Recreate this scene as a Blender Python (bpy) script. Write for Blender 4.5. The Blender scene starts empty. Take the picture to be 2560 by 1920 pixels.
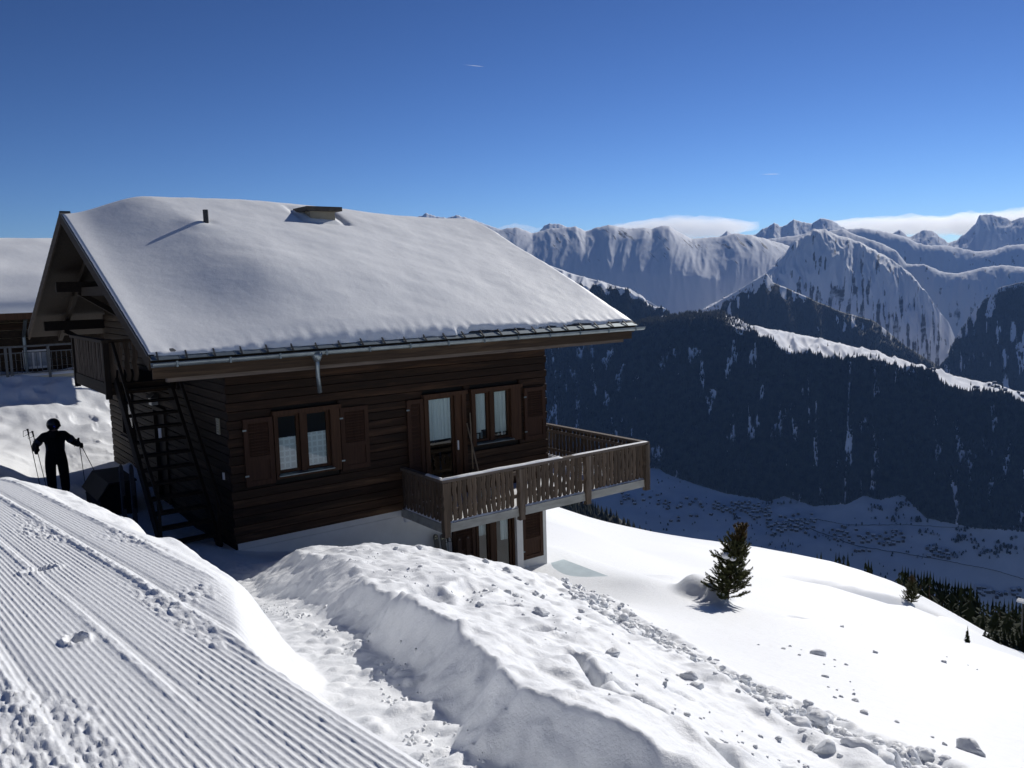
import bpy, math, random
import numpy as np
from mathutils import Vector, Matrix

# ---------------------------------------------------------------- camera, sky, sun, exposure
SC = bpy.context.scene
COL = SC.collection
CAM = np.array([-4.88279116, -15.01660137, 4.59337357])
RV = np.array([0.79925473, -0.60036743, -0.02740134])
UV = np.array([0.09340253, 0.07904655, 0.99248557])
FV = np.array([0.59369003, 0.79580814, -0.11925416])
FPX = 2118.83
cam_data = bpy.data.cameras.new('camera')
cam_data.sensor_width = 36.0
cam_data.lens = 36.0 * FPX / 2560.0
cam_data.clip_start = 0.1
cam_data.clip_end = 200000.0
cam = bpy.data.objects.new('camera', cam_data)
cam.matrix_world = Matrix(((RV[0], UV[0], -FV[0], CAM[0]), (RV[1], UV[1], -FV[1], CAM[1]), (RV[2], UV[2], -FV[2], CAM[2]), (0, 0, 0, 1)))
COL.objects.link(cam)
SC.camera = cam

SUN_AZ = math.radians(20.5)      # from +X towards +Y
SUN_EL = math.radians(28.5)
world = bpy.data.worlds.new('World')
SC.world = world
world.use_nodes = True
wn = world.node_tree.nodes
sky = wn.new('ShaderNodeTexSky')
sky.sky_type = 'NISHITA'
sky.sun_disc = False
sky.sun_elevation = SUN_EL
sky.sun_rotation = math.pi / 2 - SUN_AZ
sky.altitude = 3000.0
sky.air_density = 1.0
sky.dust_density = 0.08
sky.ozone_density = 4.0
sky_mul = wn.new('ShaderNodeMix'); sky_mul.data_type = 'RGBA'; sky_mul.blend_type = 'MULTIPLY'      # one even grade of the whole sky: the deep blue of high thin air
sky_mul.inputs[0].default_value = 1.0; sky_mul.inputs[7].default_value = (.355, .335, .332, 1)
sky_gam = wn.new('ShaderNodeGamma'); sky_gam.inputs[1].default_value = 1.6
world.node_tree.links.new(sky.outputs[0], sky_mul.inputs[6]); world.node_tree.links.new(sky_mul.outputs[2], sky_gam.inputs[0])
world.node_tree.links.new(sky_gam.outputs[0], wn['Background'].inputs[0])
wn['Background'].inputs[1].default_value = 0.10
sun_data = bpy.data.lights.new('sun', 'SUN')
sun_data.energy = 3.3
sun_data.angle = math.radians(0.5)
sun_data.color = (1.0, 0.965, 0.91)
sun = bpy.data.objects.new('sun', sun_data)
sd = Vector((math.cos(SUN_AZ) * math.cos(SUN_EL), math.sin(SUN_AZ) * math.cos(SUN_EL), math.sin(SUN_EL)))
sun.rotation_euler = sd.to_track_quat('Z', 'Y').to_euler()
COL.objects.link(sun)
SC.view_settings.view_transform = 'Standard'
SC.view_settings.look = 'None'
SC.view_settings.exposure = 0.40
SC.view_settings.gamma = 1.0
SC.view_settings.use_curve_mapping = False
SC.cycles.use_denoising = True
SC.cycles.max_bounces = 6
SC.cycles.transparent_max_bounces = 12
SC.cycles.volume_bounces = 0

rng = np.random.default_rng(7)
random.seed(7)

# ---------------------------------------------------------------- helpers
def ray(px, py):
    return FV + RV * ((px - 1280.0) / FPX) - UV * ((py - 960.0) / FPX)

def at(px, py, t):                      # photograph pixel (2560x1920) at depth t -> world point
    return CAM + ray(px, py) * t

def at_plane(px, py, p, n):
    d = ray(px, py); p = np.asarray(p, float); n = np.asarray(n, float)
    return CAM + d * (((p - CAM) @ n) / (d @ n))

def rays(px, py):
    px = np.asarray(px, float); py = np.asarray(py, float)
    return FV + RV * ((px[..., None] - 1280.0) / FPX) - UV * ((py[..., None] - 960.0) / FPX)

def _hash(ix, iy, seed):
    h = (ix.astype(np.int64) * 374761393 + iy.astype(np.int64) * 668265263 + seed * 1442695041) & 0x7fffffff
    h = ((h ^ (h >> 13)) * 1274126177) & 0x7fffffff
    h = h ^ (h >> 16)
    return h

def pn(x, y, seed=0):                   # gradient noise, about -0.7..0.7
    x = np.asarray(x, float); y = np.asarray(y, float)
    ix = np.floor(x); iy = np.floor(y); fx = x - ix; fy = y - iy
    u = fx * fx * fx * (fx * (fx * 6 - 15) + 10); v = fy * fy * fy * (fy * (fy * 6 - 15) + 10)
    def g(dx, dy):
        a = (_hash(ix + dx, iy + dy, seed) % 4096) * (2 * math.pi / 4096)
        return np.cos(a) * (fx - dx) + np.sin(a) * (fy - dy)
    a = g(0, 0); b = g(1, 0); c = g(0, 1); d = g(1, 1)
    return (a + (b - a) * u) * (1 - v) + (c + (d - c) * u) * v

def fbm(x, y, seed=0, octaves=4, gain=0.5):
    s = 0.0; a = 1.0; f = 1.0
    for k in range(octaves):
        s = s + a * pn(np.asarray(x) * f, np.asarray(y) * f, seed + 17 * k); a *= gain; f *= 2.03
    return s

def sstep(a, b, x):
    t = np.clip((np.asarray(x, float) - a) / (b - a), 0, 1)
    return t * t * (3 - 2 * t)

def tag(o, label=None, cat=None, group=None, kind=None):
    if label: o['label'] = label
    if cat: o['category'] = cat
    if group: o['group'] = group
    if kind: o['kind'] = kind
    return o

def empty(name, loc=(0, 0, 0), rz=0.0, **k):
    o = bpy.data.objects.new(name, None)
    o.location = loc; o.rotation_euler = (0, 0, rz); o.empty_display_size = 0.2
    COL.objects.link(o)
    return tag(o, **k)

def link_mesh(name, me, mat=None, parent=None, **k):
    o = bpy.data.objects.new(name, me)
    COL.objects.link(o)
    if mat is not None:
        if isinstance(mat, (list, tuple)):
            for m in mat: me.materials.append(m)
        elif len(me.materials) == 0: me.materials.append(mat)
    if parent is not None: o.parent = parent
    return tag(o, **k)

def np_mesh(name, verts, quads=None, tris=None, smooth=True):
    me = bpy.data.meshes.new(name)
    verts = np.asarray(verts, np.float32)
    me.vertices.add(len(verts)); me.vertices.foreach_set('co', verts.ravel())
    loops = []; starts = []; n = 0
    if quads is not None and len(quads):
        q = np.asarray(quads, np.int32); loops.append(q.ravel()); starts.append(np.arange(len(q)) * 4); n = len(q) * 4
    if tris is not None and len(tris):
        t = np.asarray(tris, np.int32); loops.append(t.ravel()); starts.append(n + np.arange(len(t)) * 3)
    lo = np.concatenate(loops).astype(np.int32); st = np.concatenate(starts).astype(np.int32)
    me.loops.add(len(lo)); me.loops.foreach_set('vertex_index', lo)
    me.polygons.add(len(st)); me.polygons.foreach_set('loop_start', st)
    me.update(calc_edges=True)
    if smooth: me.polygons.foreach_set('use_smooth', np.ones(len(st), bool))
    me.validate()
    return me

def grid_quads(nr, nc):
    i = np.arange(nr - 1)[:, None] * nc + np.arange(nc - 1)[None, :]
    return np.stack([i, i + 1, i + nc + 1, i + nc], -1).reshape(-1, 4)

class MB:                               # collects shapes, links them as one mesh object
    def __init__(s): s.v = []; s.f = []
    def add(s, v, f):
        b = len(s.v); s.v += [tuple(map(float, p)) for p in v]; s.f += [tuple(b + i for i in q) for q in f]; return s
    def box(s, x0, x1, y0, y1, z0, z1):
        return s.add([(x0, y0, z0), (x1, y0, z0), (x1, y1, z0), (x0, y1, z0), (x0, y0, z1), (x1, y0, z1), (x1, y1, z1), (x0, y1, z1)],
                     [(0, 3, 2, 1), (4, 5, 6, 7), (0, 1, 5, 4), (1, 2, 6, 5), (2, 3, 7, 6), (3, 0, 4, 7)])
    def bar(s, a, b, w, h, up=(0, 0, 1), roll=0.0):   # box section bar from a to b
        a = Vector(a); b = Vector(b); d = (b - a).normalized(); up = Vector(up)
        if abs(d.dot(up)) > 0.98: up = Vector((0, 1, 0))
        r = d.cross(up).normalized(); u = r.cross(d).normalized()
        if roll: q = Matrix.Rotation(roll, 3, d); r = q @ r; u = q @ u
        r = r * w / 2; u = u * h / 2
        return s.add([a - r - u, a + r - u, a + r + u, a - r + u, b - r - u, b + r - u, b + r + u, b - r + u],
                     [(0, 3, 2, 1), (4, 5, 6, 7), (0, 1, 5, 4), (1, 2, 6, 5), (2, 3, 7, 6), (3, 0, 4, 7)])
    def tube(s, pts, rad, n=8, cap=True):
        pts = [Vector(p) for p in pts]; rad = [rad] * len(pts) if isinstance(rad, (int, float)) else rad
        b = len(s.v); prev = None
        for i, p in enumerate(pts):
            d = (pts[min(i + 1, len(pts) - 1)] - pts[max(i - 1, 0)]).normalized()
            if prev is None:
                ref = Vector((0, 0, 1)) if abs(d.z) < 0.9 else Vector((1, 0, 0)); r = d.cross(ref).normalized()
            else:
                r = (prev - d * prev.dot(d)).normalized()
            prev = r; u = d.cross(r)
            for k in range(n):
                a = 2 * math.pi * k / n; q = p + (r * math.cos(a) + u * math.sin(a)) * rad[i]; s.v.append(tuple(q))
        for i in range(len(pts) - 1):
            for k in range(n):
                k2 = (k + 1) % n
                s.f.append((b + i * n + k, b + i * n + k2, b + (i + 1) * n + k2, b + (i + 1) * n + k))
        if cap:
            s.f.append(tuple(b + k for k in range(n))[::-1]); e = b + (len(pts) - 1) * n; s.f.append(tuple(e + k for k in range(n)))
        return s
    def prism(s, poly, axis, a0, a1):   # polygon (2d) extruded along axis 'x','y' or 'z'
        n = len(poly); vs = []
        for a in (a0, a1):
            for (p, q) in poly:
                vs.append({'x': (a, p, q), 'y': (p, a, q), 'z': (p, q, a)}[axis])
        fs = [tuple(range(n))[::-1], tuple(range(n, 2 * n))] + [(i, (i + 1) % n, n + (i + 1) % n, n + i) for i in range(n)]
        return s.add(vs, fs)
    def ball(s, c, r, n=8, m=6, sx=1, sy=1, sz=1):
        b = len(s.v); cx, cy, cz = c
        for i in range(1, m):
            th = math.pi * i / m
            for k in range(n):
                a = 2 * math.pi * k / n
                s.v.append((cx + r * sx * math.sin(th) * math.cos(a), cy + r * sy * math.sin(th) * math.sin(a), cz + r * sz * math.cos(th)))
        t = len(s.v); s.v.append((cx, cy, cz + r * sz)); s.v.append((cx, cy, cz - r * sz))
        for i in range(m - 2):
            for k in range(n):
                k2 = (k + 1) % n; s.f.append((b + i * n + k, b + (i + 1) * n + k, b + (i + 1) * n + k2, b + i * n + k2))
        for k in range(n):
            k2 = (k + 1) % n; s.f.append((t, b + k, b + k2)); s.f.append((t + 1, b + (m - 2) * n + k2, b + (m - 2) * n + k))
        return s
    def mesh(s, name, smooth=False):
        me = bpy.data.meshes.new(name); me.from_pydata(s.v, [], s.f); me.update()
        import bmesh
        bm = bmesh.new(); bm.from_mesh(me); bmesh.ops.recalc_face_normals(bm, faces=bm.faces); bm.to_mesh(me); bm.free()
        if smooth:
            for p in me.polygons: p.use_smooth = True
        return me
    def build(s, name, mat, parent=None, smooth=False, **k):
        return link_mesh(name, s.mesh(name, smooth), mat, parent, **k)

# ---------------------------------------------------------------- materials
def mat_base(name, rough=0.7, spec=0.3):
    m = bpy.data.materials.new(name); m.use_nodes = True
    nt = m.node_tree; b = nt.nodes['Principled BSDF']
    b.inputs['Roughness'].default_value = rough
    b.inputs['Specular IOR Level'].default_value = spec
    return m, nt, b

def N(nt, t, **k):
    n = nt.nodes.new(t)
    for a, v in k.items(): setattr(n, a, v)
    return n

def ramp(nt, fac, stops):
    r = N(nt, 'ShaderNodeValToRGB'); e = r.color_ramp.elements
    while len(e) < len(stops): e.new(0.5)
    for i, (p, c) in enumerate(stops): e[i].position = p; e[i].color = (*c, 1)
    nt.links.new(fac, r.inputs[0]); return r.outputs[0]

def noise_tex(nt, scale, detail=4, rough=0.55, stretch=(1, 1, 1), coord='Object', rot=(0, 0, 0), dist=0.0):
    tc = N(nt, 'ShaderNodeTexCoord'); mp = N(nt, 'ShaderNodeMapping')
    mp.inputs['Scale'].default_value = stretch; mp.inputs['Rotation'].default_value = rot
    nt.links.new(tc.outputs[coord], mp.inputs[0])
    n = N(nt, 'ShaderNodeTexNoise'); n.inputs['Scale'].default_value = scale; n.inputs['Detail'].default_value = detail
    n.inputs['Roughness'].default_value = rough; n.inputs['Distortion'].default_value = dist
    nt.links.new(mp.outputs[0], n.inputs[0]); return n.outputs[0]

def bump(nt, b, h, strength=0.3, dist=0.01):
    n = N(nt, 'ShaderNodeBump'); n.inputs['Strength'].default_value = strength; n.inputs['Distance'].default_value = dist
    nt.links.new(h, n.inputs['Height']); nt.links.new(n.outputs[0], b.inputs['Normal']); return n

def simple(name, c, rough=0.7, spec=0.3, var=0.25, scale=8.0, metal=0.0, bmp=0.15, stretch=(1, 1, 1)):
    m, nt, b = mat_base(name, rough, spec)
    f = noise_tex(nt, scale, 5, 0.6, stretch)
    lo = tuple(x * (1 - var) for x in c); hi = tuple(min(1, x * (1 + var)) for x in c)
    nt.links.new(ramp(nt, f, [(0.3, lo), (0.7, hi)]), b.inputs['Base Color'])
    b.inputs['Metallic'].default_value = metal
    if bmp: bump(nt, b, f, bmp, 0.01)
    return m

def wood(name, dark, light, axis='x', scale=1.0, rough=0.75, per=0.35, weather=None):
    """long grain along one axis; every plank its own tone (Object Info random); weather streaks of a paler worn tone"""
    m, nt, b = mat_base(name, rough, 0.25)
    st = {'x': (0.9, 22, 22), 'y': (22, 0.9, 22), 'z': (22, 22, 0.9)}[axis]
    f = noise_tex(nt, 1.6 * scale, 6, 0.65, st, dist=0.4)
    c = ramp(nt, f, [(0.28, dark), (0.72, light)])
    if weather:
        st2 = {'x': (0.35, 5, 5), 'y': (5, 0.35, 5), 'z': (5, 5, 0.35)}[axis]
        g = noise_tex(nt, 1.5, 5, 0.6, st2, dist=0.6)
        mf = ramp(nt, g, [(0.52, (0, 0, 0)), (0.72, (0.75, 0.75, 0.75))])
        mx = N(nt, 'ShaderNodeMix', data_type='RGBA'); nt.links.new(mf, mx.inputs[0]); nt.links.new(c, mx.inputs[6]); mx.inputs[7].default_value = (*weather, 1); c = mx.outputs[2]
    oi = N(nt, 'ShaderNodeObjectInfo'); hs = N(nt, 'ShaderNodeHueSaturation')
    mr = N(nt, 'ShaderNodeMapRange'); mr.inputs[3].default_value = 1 - per; mr.inputs[4].default_value = 1 + per
    nt.links.new(oi.outputs['Random'], mr.inputs[0]); nt.links.new(mr.outputs[0], hs.inputs['Value']); nt.links.new(c, hs.inputs['Color'])
    nt.links.new(hs.outputs[0], b.inputs['Base Color'])
    bump(nt, b, f, 0.5, 0.004)
    return m

def snow_mat(name, base=(0.86, 0.875, 0.89), s1=7.0, s2=60.0, b1=0.25, b2=0.25, d1=0.03, d2=0.006):
    m, nt, b = mat_base(name, 0.55, 0.25)
    f = noise_tex(nt, s1, 6, 0.6); g = noise_tex(nt, s2, 4, 0.7)
    lo = tuple(x * 0.96 for x in base)
    nt.links.new(ramp(nt, f, [(0.3, lo), (0.7, base)]), b.inputs['Base Color'])
    n1 = N(nt, 'ShaderNodeBump'); n1.inputs['Strength'].default_value = b1; n1.inputs['Distance'].default_value = d1; nt.links.new(f, n1.inputs['Height'])
    n2 = N(nt, 'ShaderNodeBump'); n2.inputs['Strength'].default_value = b2; n2.inputs['Distance'].default_value = d2; nt.links.new(g, n2.inputs['Height'])
    nt.links.new(n1.outputs[0], n2.inputs['Normal']); nt.links.new(n2.outputs[0], b.inputs['Normal'])
    return m

def glass_mat(name, tint=(0.02, 0.025, 0.03)):
    m, nt, b = mat_base(name, 0.03, 0.5)
    out = nt.nodes['Material Output']; tr = N(nt, 'ShaderNodeBsdfTransparent'); gl = N(nt, 'ShaderNodeBsdfGlossy'); fr = N(nt, 'ShaderNodeFresnel'); mx = N(nt, 'ShaderNodeMixShader')
    gl.inputs['Roughness'].default_value = 0.02; fr.inputs['IOR'].default_value = 1.75
    nz = noise_tex(nt, 1.2, 2, 0.5); bp = N(nt, 'ShaderNodeBump'); bp.inputs['Strength'].default_value = 0.04; bp.inputs['Distance'].default_value = 0.02
    nt.links.new(nz, bp.inputs['Height']); nt.links.new(bp.outputs[0], gl.inputs['Normal'])
    tr.inputs[0].default_value = (0.85, 0.9, 0.9, 1)
    ge = N(nt, 'ShaderNodeNewGeometry'); iv = N(nt, 'ShaderNodeMath', operation='SUBTRACT'); iv.inputs[0].default_value = 1.0; nt.links.new(ge.outputs['Backfacing'], iv.inputs[1])
    mu = N(nt, 'ShaderNodeMath', operation='MULTIPLY'); nt.links.new(fr.outputs[0], mu.inputs[0]); nt.links.new(iv.outputs[0], mu.inputs[1])   # only the outer face mirrors
    nt.links.new(mu.outputs[0], mx.inputs[0]); nt.links.new(tr.outputs[0], mx.inputs[1]); nt.links.new(gl.outputs[0], mx.inputs[2]); nt.links.new(mx.outputs[0], out.inputs[0])
    return m

def attr_mat(name, a, stops, rough=0.8, noise_scale=None, bumpy=0.0, bscale=0.02):
    """snow blended by a vertex attribute (forest floor or rock) with noise breaking the border"""
    m, nt, b = mat_base(name, rough, 0.1)
    at_ = N(nt, 'ShaderNodeAttribute', attribute_name=a)
    fac = at_.outputs['Fac']
    if noise_scale:
        f = noise_tex(nt, noise_scale, 6, 0.65)
        ma = N(nt, 'ShaderNodeMath', operation='SUBTRACT'); nt.links.new(f, ma.inputs[0]); ma.inputs[1].default_value = 0.5
        mb = N(nt, 'ShaderNodeMath', operation='MULTIPLY_ADD'); nt.links.new(ma.outputs[0], mb.inputs[0]); mb.inputs[1].default_value = 0.9; nt.links.new(fac, mb.inputs[2]); fac = mb.outputs[0]
    nt.links.new(ramp(nt, fac, stops), b.inputs['Base Color'])
    if bumpy:
        g = noise_tex(nt, bscale, 6, 0.65); bump(nt, b, g, 1.0, bumpy)
    return m

M = {}
M['snow'] = snow_mat('snow', s1=9.0, s2=70.0, b1=.35, b2=.4, d1=.03, d2=.01)
M['piste'] = snow_mat('groomed snow', s1=30, s2=120, b1=0.3, b2=0.4, d1=0.008, d2=0.004)
M['roof_snow'] = snow_mat('roof snow', s1=3.0, s2=45, b1=0.2, b2=0.25, d1=0.05, d2=0.006)
M['far_snow'] = simple('distant snow', (0.82, 0.84, 0.87), 0.8, 0.1, 0.06, 0.01, bmp=0)
M['log'] = wood('dark log cladding', (0.010, 0.0052, 0.003), (0.034, 0.0165, 0.0085), 'x', per=0.28, weather=(0.078, 0.041, 0.022))
M['log_y'] = wood('dark gable cladding', (0.013, 0.009, 0.006), (0.05, 0.033, 0.02), 'y', per=0.4, weather=(0.085, 0.06, 0.038))
M['beam'] = wood('old beam wood', (0.02, 0.0125, 0.0075), (0.065, 0.041, 0.025), 'x', per=0.25, weather=(0.13, 0.085, 0.05))
M['beam_y'] = wood('old beam wood across', (0.018, 0.0125, 0.0085), (0.055, 0.04, 0.028), 'y', per=0.25)
M['beam_z'] = wood('old upright wood', (0.017, 0.0115, 0.008), (0.05, 0.036, 0.025), 'z', per=0.25)
M['frame'] = wood('stained window wood', (0.032, 0.015, 0.008), (0.085, 0.042, 0.022), 'z', per=0.2)
M['shutter'] = wood('stained shutter wood', (0.032, 0.0145, 0.0085), (0.068, 0.033, 0.019), 'z', per=0.12)
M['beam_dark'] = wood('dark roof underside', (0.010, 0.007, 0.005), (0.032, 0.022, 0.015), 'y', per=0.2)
M['baluster'] = wood('weathered balcony boards', (0.04, 0.029, 0.021), (0.15, 0.11, 0.078), 'z', per=0.3, weather=(0.24, 0.20, 0.165))
M['rail'] = wood('weathered rail', (0.06, 0.048, 0.04), (0.2, 0.16, 0.13), 'x', per=0.1)
M['plaster'] = simple('white basement render', (0.70, 0.70, 0.68), 0.85, 0.1, 0.06, 3.0, bmp=0.2)
M['beam_paint'] = simple('grey painted beam', (0.34, 0.34, 0.31), 0.7, 0.2, 0.22, 2.5, bmp=0.2, stretch=(1, 3, 3))
M['zinc'] = simple('weathered zinc', (0.22, 0.26, 0.28), 0.42, 0.5, 0.2, 5.0, metal=0.75, bmp=0.05)
M['tile'] = simple('dark roof tile', (0.07, 0.075, 0.08), 0.6, 0.4, 0.35, 9.0, bmp=0.3)
M['cement'] = simple('tan chimney render', (0.30, 0.27, 0.21), 0.9, 0.1, 0.12, 6.0, bmp=0.3)
M['capstone'] = simple('dark chimney slab', (0.09, 0.08, 0.07), 0.85, 0.2, 0.3, 8.0, bmp=0.3)
M['dark_metal'] = simple('dark metal', (0.018, 0.019, 0.022), 0.5, 0.5, 0.3, 10.0, bmp=0.0)
M['glass'] = glass_mat('window glass')
M['room'] = simple('dark room', (0.03, 0.027, 0.024), 0.9, 0.1, 0.2, 2.0, bmp=0)
M['iron'] = simple('grey railing metal', (0.11, 0.12, 0.13), 0.5, 0.5, 0.2, 8.0, metal=0.5, bmp=0)
M['cream'] = simple('cream slab edge', (0.58, 0.52, 0.38), 0.85, 0.1, 0.08, 3.0, bmp=0.1)
M['white'] = simple('white paint', (0.75, 0.75, 0.73), 0.6, 0.3, 0.05, 4.0, bmp=0)
M['ice'] = simple('trodden icy snow', (0.60, 0.68, 0.68), 0.35, 0.5, 0.12, 2.0, bmp=0.3)
M['needle'] = simple('spruce needles', (0.10, 0.108, 0.042), 0.7, 0.2, 0.45, 6.0, bmp=0)
M['needle_tip'] = simple('dry spruce leader', (0.12, 0.085, 0.035), 0.7, 0.2, 0.4, 6.0, bmp=0)
M['needle_far'] = simple('dark conifer', (0.028, 0.036, 0.016), 0.8, 0.1, 0.5, 0.8, bmp=0)
M['forest'] = simple('distant forest', (0.026, 0.029, 0.019), 0.9, 0.05, 0.85, 0.03, bmp=0)
M['bark'] = simple('bark', (0.07, 0.05, 0.035), 0.9, 0.1, 0.4, 20.0, bmp=0.4)

def curtain_mat(name, c, sx, line):
    m, nt, b = mat_base(name, 0.9, 0.1)
    tc = N(nt, 'ShaderNodeTexCoord')
    sp = N(nt, 'ShaderNodeSeparateXYZ'); nt.links.new(tc.outputs['Object'], sp.inputs[0])
    outs = []
    for o in ('X', 'Z'):
        a = N(nt, 'ShaderNodeMath', operation='MULTIPLY'); nt.links.new(sp.outputs[o], a.inputs[0]); a.inputs[1].default_value = sx
        f = N(nt, 'ShaderNodeMath', operation='FRACT'); nt.links.new(a.outputs[0], f.inputs[0])
        g = N(nt, 'ShaderNodeMath', operation='LESS_THAN'); nt.links.new(f.outputs[0], g.inputs[0]); g.inputs[1].default_value = line; outs.append(g.outputs[0])
    mx = N(nt, 'ShaderNodeMath', operation='MAXIMUM'); nt.links.new(outs[0], mx.inputs[0]); nt.links.new(outs[1], mx.inputs[1])
    nt.links.new(ramp(nt, mx.outputs[0], [(0.0, tuple(x * 0.80 for x in c)), (1.0, c)]), b.inputs['Base Color'])
    b.inputs['Subsurface Weight'].default_value = 0.0
    return m
M['check_curtain'] = curtain_mat('checked net curtain', (0.93, 0.94, 0.95), 9.0, 0.3)
M['net_curtain'] = curtain_mat('woven net curtain', (0.86, 0.88, 0.89), 38.0, 0.45)
# ---------------------------------------------------------------- near terrain: one height function of world x, y
CP = []
def piste_plane(y): return 3.29 - .083 * (y + 12) - .021 * np.clip(y + 6, 0, None) ** 2
for q in [  # photograph pixel and depth of ground that is seen
    (650, 1440, 5.25), (730, 1560, 4.1), (590, 1385, 6.2), (400, 1370, 6.6), (240, 1290, 8.1), (100, 1215, 9.3), (0, 1190, 9.93),
    (640, 1436, 7.6), (750, 1452, 6.9), (850, 1470, 6.0), (960, 1490, 5.2), (1020, 1560, 4.5), (1160, 1662, 3.75), (1240, 1684, 3.55), (1380, 1722, 3.42),
    (1490, 1750, 3.32), (1600, 1800, 3.15), (1690, 1880, 2.9),
    (800, 1385, 9.2), (950, 1368, 11.2), (1150, 1388, 11.5), (1350, 1434, 11.7), (1450, 1464, 12.0), (1000, 1425, 8.0), (1100, 1455, 7.0), (1200, 1560, 5.7),
    (1400, 1620, 5.1), (1600, 1700, 4.5), (1800, 1850, 3.8), (1400, 1520, 7.2), (1250, 1470, 8.0), (1550, 1590, 6.3), (1950, 1905, 4.2), (1750, 1745, 5.0),
    (1380, 1478, 12.8), (1500, 1512, 11.4), (1600, 1580, 9.2), (1700, 1650, 7.6), (2000, 1800, 5.9), (2300, 1920, 5.0),
    (1820, 1500, 20.5), (1600, 1450, 18.5), (1750, 1590, 11.5), (2000, 1650, 10.5), (2300, 1750, 8.6), (2500, 1900, 6.7), (2400, 1600, 21.0), (2560, 1750, 11.2), (2150, 1560, 22),
    (1470, 1400, 22.5), (1420, 1345, 25.5), (1600, 1390, 28), (1700, 1420, 30), (2000, 1470, 34), (1460, 1330, 31),
    (1400, 1312, 33), (1500, 1345, 38), (1640, 1346, 47), (1840, 1366, 56), (2100, 1426, 66), (2250, 1462, 62), (2275, 1510, 48), (2420, 1552, 58), (2560, 1652, 42),
    (150, 1235, 20.0), (290, 1175, 21.5), (230, 1100, 25.0), (120, 1010, 26.8), (200, 966, 28.3), (20, 948, 27.6)]:
    CP.append(at(*q))
CP += [np.array((x, y, float(piste_plane(np.array(y))))) for x in (-4.0, -5.2, -7.5) for y in (-14, -12, -10, -8, -6, -4)]
CP += [np.array(p, float) for p in [
    (-12, -8, 3.3), (-12, -18, 4.0), (-4, -18, 3.75), (-3.2, -14.5, 3.1),
    (-4.6, -1.0, 1.95), (-3.7, -1.5, 1.65), (-4.2, 2.5, 1.05), (-3.0, 0.5, 0.75), (-3.2, 4.5, .45), (-3.6, 8, .9), (-5, 10, 1.6), (-8, 3, 2.6), (-8, 12, 2.6), (-3.0, 13, .75), (-6, 20, 1.9), (2, 24, 1.2), (10, 24, 0.3), (-12, 26, 2.2), (0, 40, 1.0),
    (-1.2, -1.5, .35), (-.5, 1.0, -.05), (-.3, 4, -.1), (-1.4, 3, -.05), (-.6, 8, -.2), (.3, -.5, -.15), (.5, -2.5, .25), (-.3, -3.8, .9), (-1.8, -4.5, 1.2),
    (2.5, -.4, -.75), (2.5, -2.6, -.35), (5, -.4, -1.75), (5, -2.3, -1.6), (7.3, -.2, -2.03), (7.2, -2.2, -1.95), (8.6, 1.0, -2.2), (3.9, -4.3, -.6),
    (4, 5, -1.5), (4, 12, -1.2), (9.5, 6, -2.5), (9, 12, -2.8), (16, 12, -4.6),
    (18, 40, -8), (35, 45, -17), (60, 50, -32), (75, 25, -38), (80, 5, -40), (60, -10, -30), (40, -15, -21), (25, -18, -11), (12, -18, -4.3), (5, -18, -.8), (1, -16, 1.1), (0, -24, 1.6), (-1.3, -14.5, 2.3),
    (18, 80, -14), (60, 90, -48), (95, 60, -65), (100, 0, -62), (90, -25, -50), (-30, 60, 4), (-40, 0, 8), (-30, -25, 7), (20, -30, -8)]]
CP = np.array(CP)

def tps_fit(P, lam=0.02):
    xy = P[:, :2]; n = len(P); d2 = ((xy[:, None] - xy[None]) ** 2).sum(-1)
    K = 0.5 * d2 * np.log(d2 + 1e-9) + lam * np.eye(n) * 1.0
    A = np.zeros((n + 3, n + 3)); A[:n, :n] = K; A[:n, n] = 1; A[:n, n + 1:] = xy; A[n, :n] = 1; A[n + 1:, :n] = xy.T
    b = np.zeros(n + 3); b[:n] = P[:, 2]
    return np.linalg.solve(A, b)
TW = tps_fit(CP)

def tps(x, y):
    x = np.asarray(x, float); y = np.asarray(y, float); sh = x.shape; x = x.ravel(); y = y.ravel(); out = np.empty(len(x))
    n = len(CP); cx = CP[:, 0]; cy = CP[:, 1]
    for i in range(0, len(x), 40000):
        d2 = (x[i:i + 40000, None] - cx) ** 2 + (y[i:i + 40000, None] - cy) ** 2
        out[i:i + 40000] = (0.5 * d2 * np.log(d2 + 1e-9)) @ TW[:n] + TW[n] + TW[n + 1] * x[i:i + 40000] + TW[n + 2] * y[i:i + 40000]
    return out.reshape(sh)

# trodden path dug between the groomed shoulder and the shovelled bank: x, y, floor height, half width, right wall width
def zat(px, py, z):
    d = ray(px, py); return CAM + d * ((z - CAM[2]) / d[2])
_p = [at(1040, 1925, 3.2), at(990, 1800, 3.9), at(908, 1690, 4.75), at(806, 1600, 5.9), at(743, 1555, 6.7)]
PATH = np.array([(-3.1, -15.0, 3.05), (-3.35, -13.4, 2.95)] + [tuple(p) for p in _p] + [(-2.15, -6.8, 1.40), (-1.75, -4.8, .85), (-1.2, -3.0, .42), (-1.0, -1.3, .15), (-1.3, 1.0, 0), (-1.6, 4.0, -.03), (-1.75, 7.2, -.08), (-1.2, 11, .0)])

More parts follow.
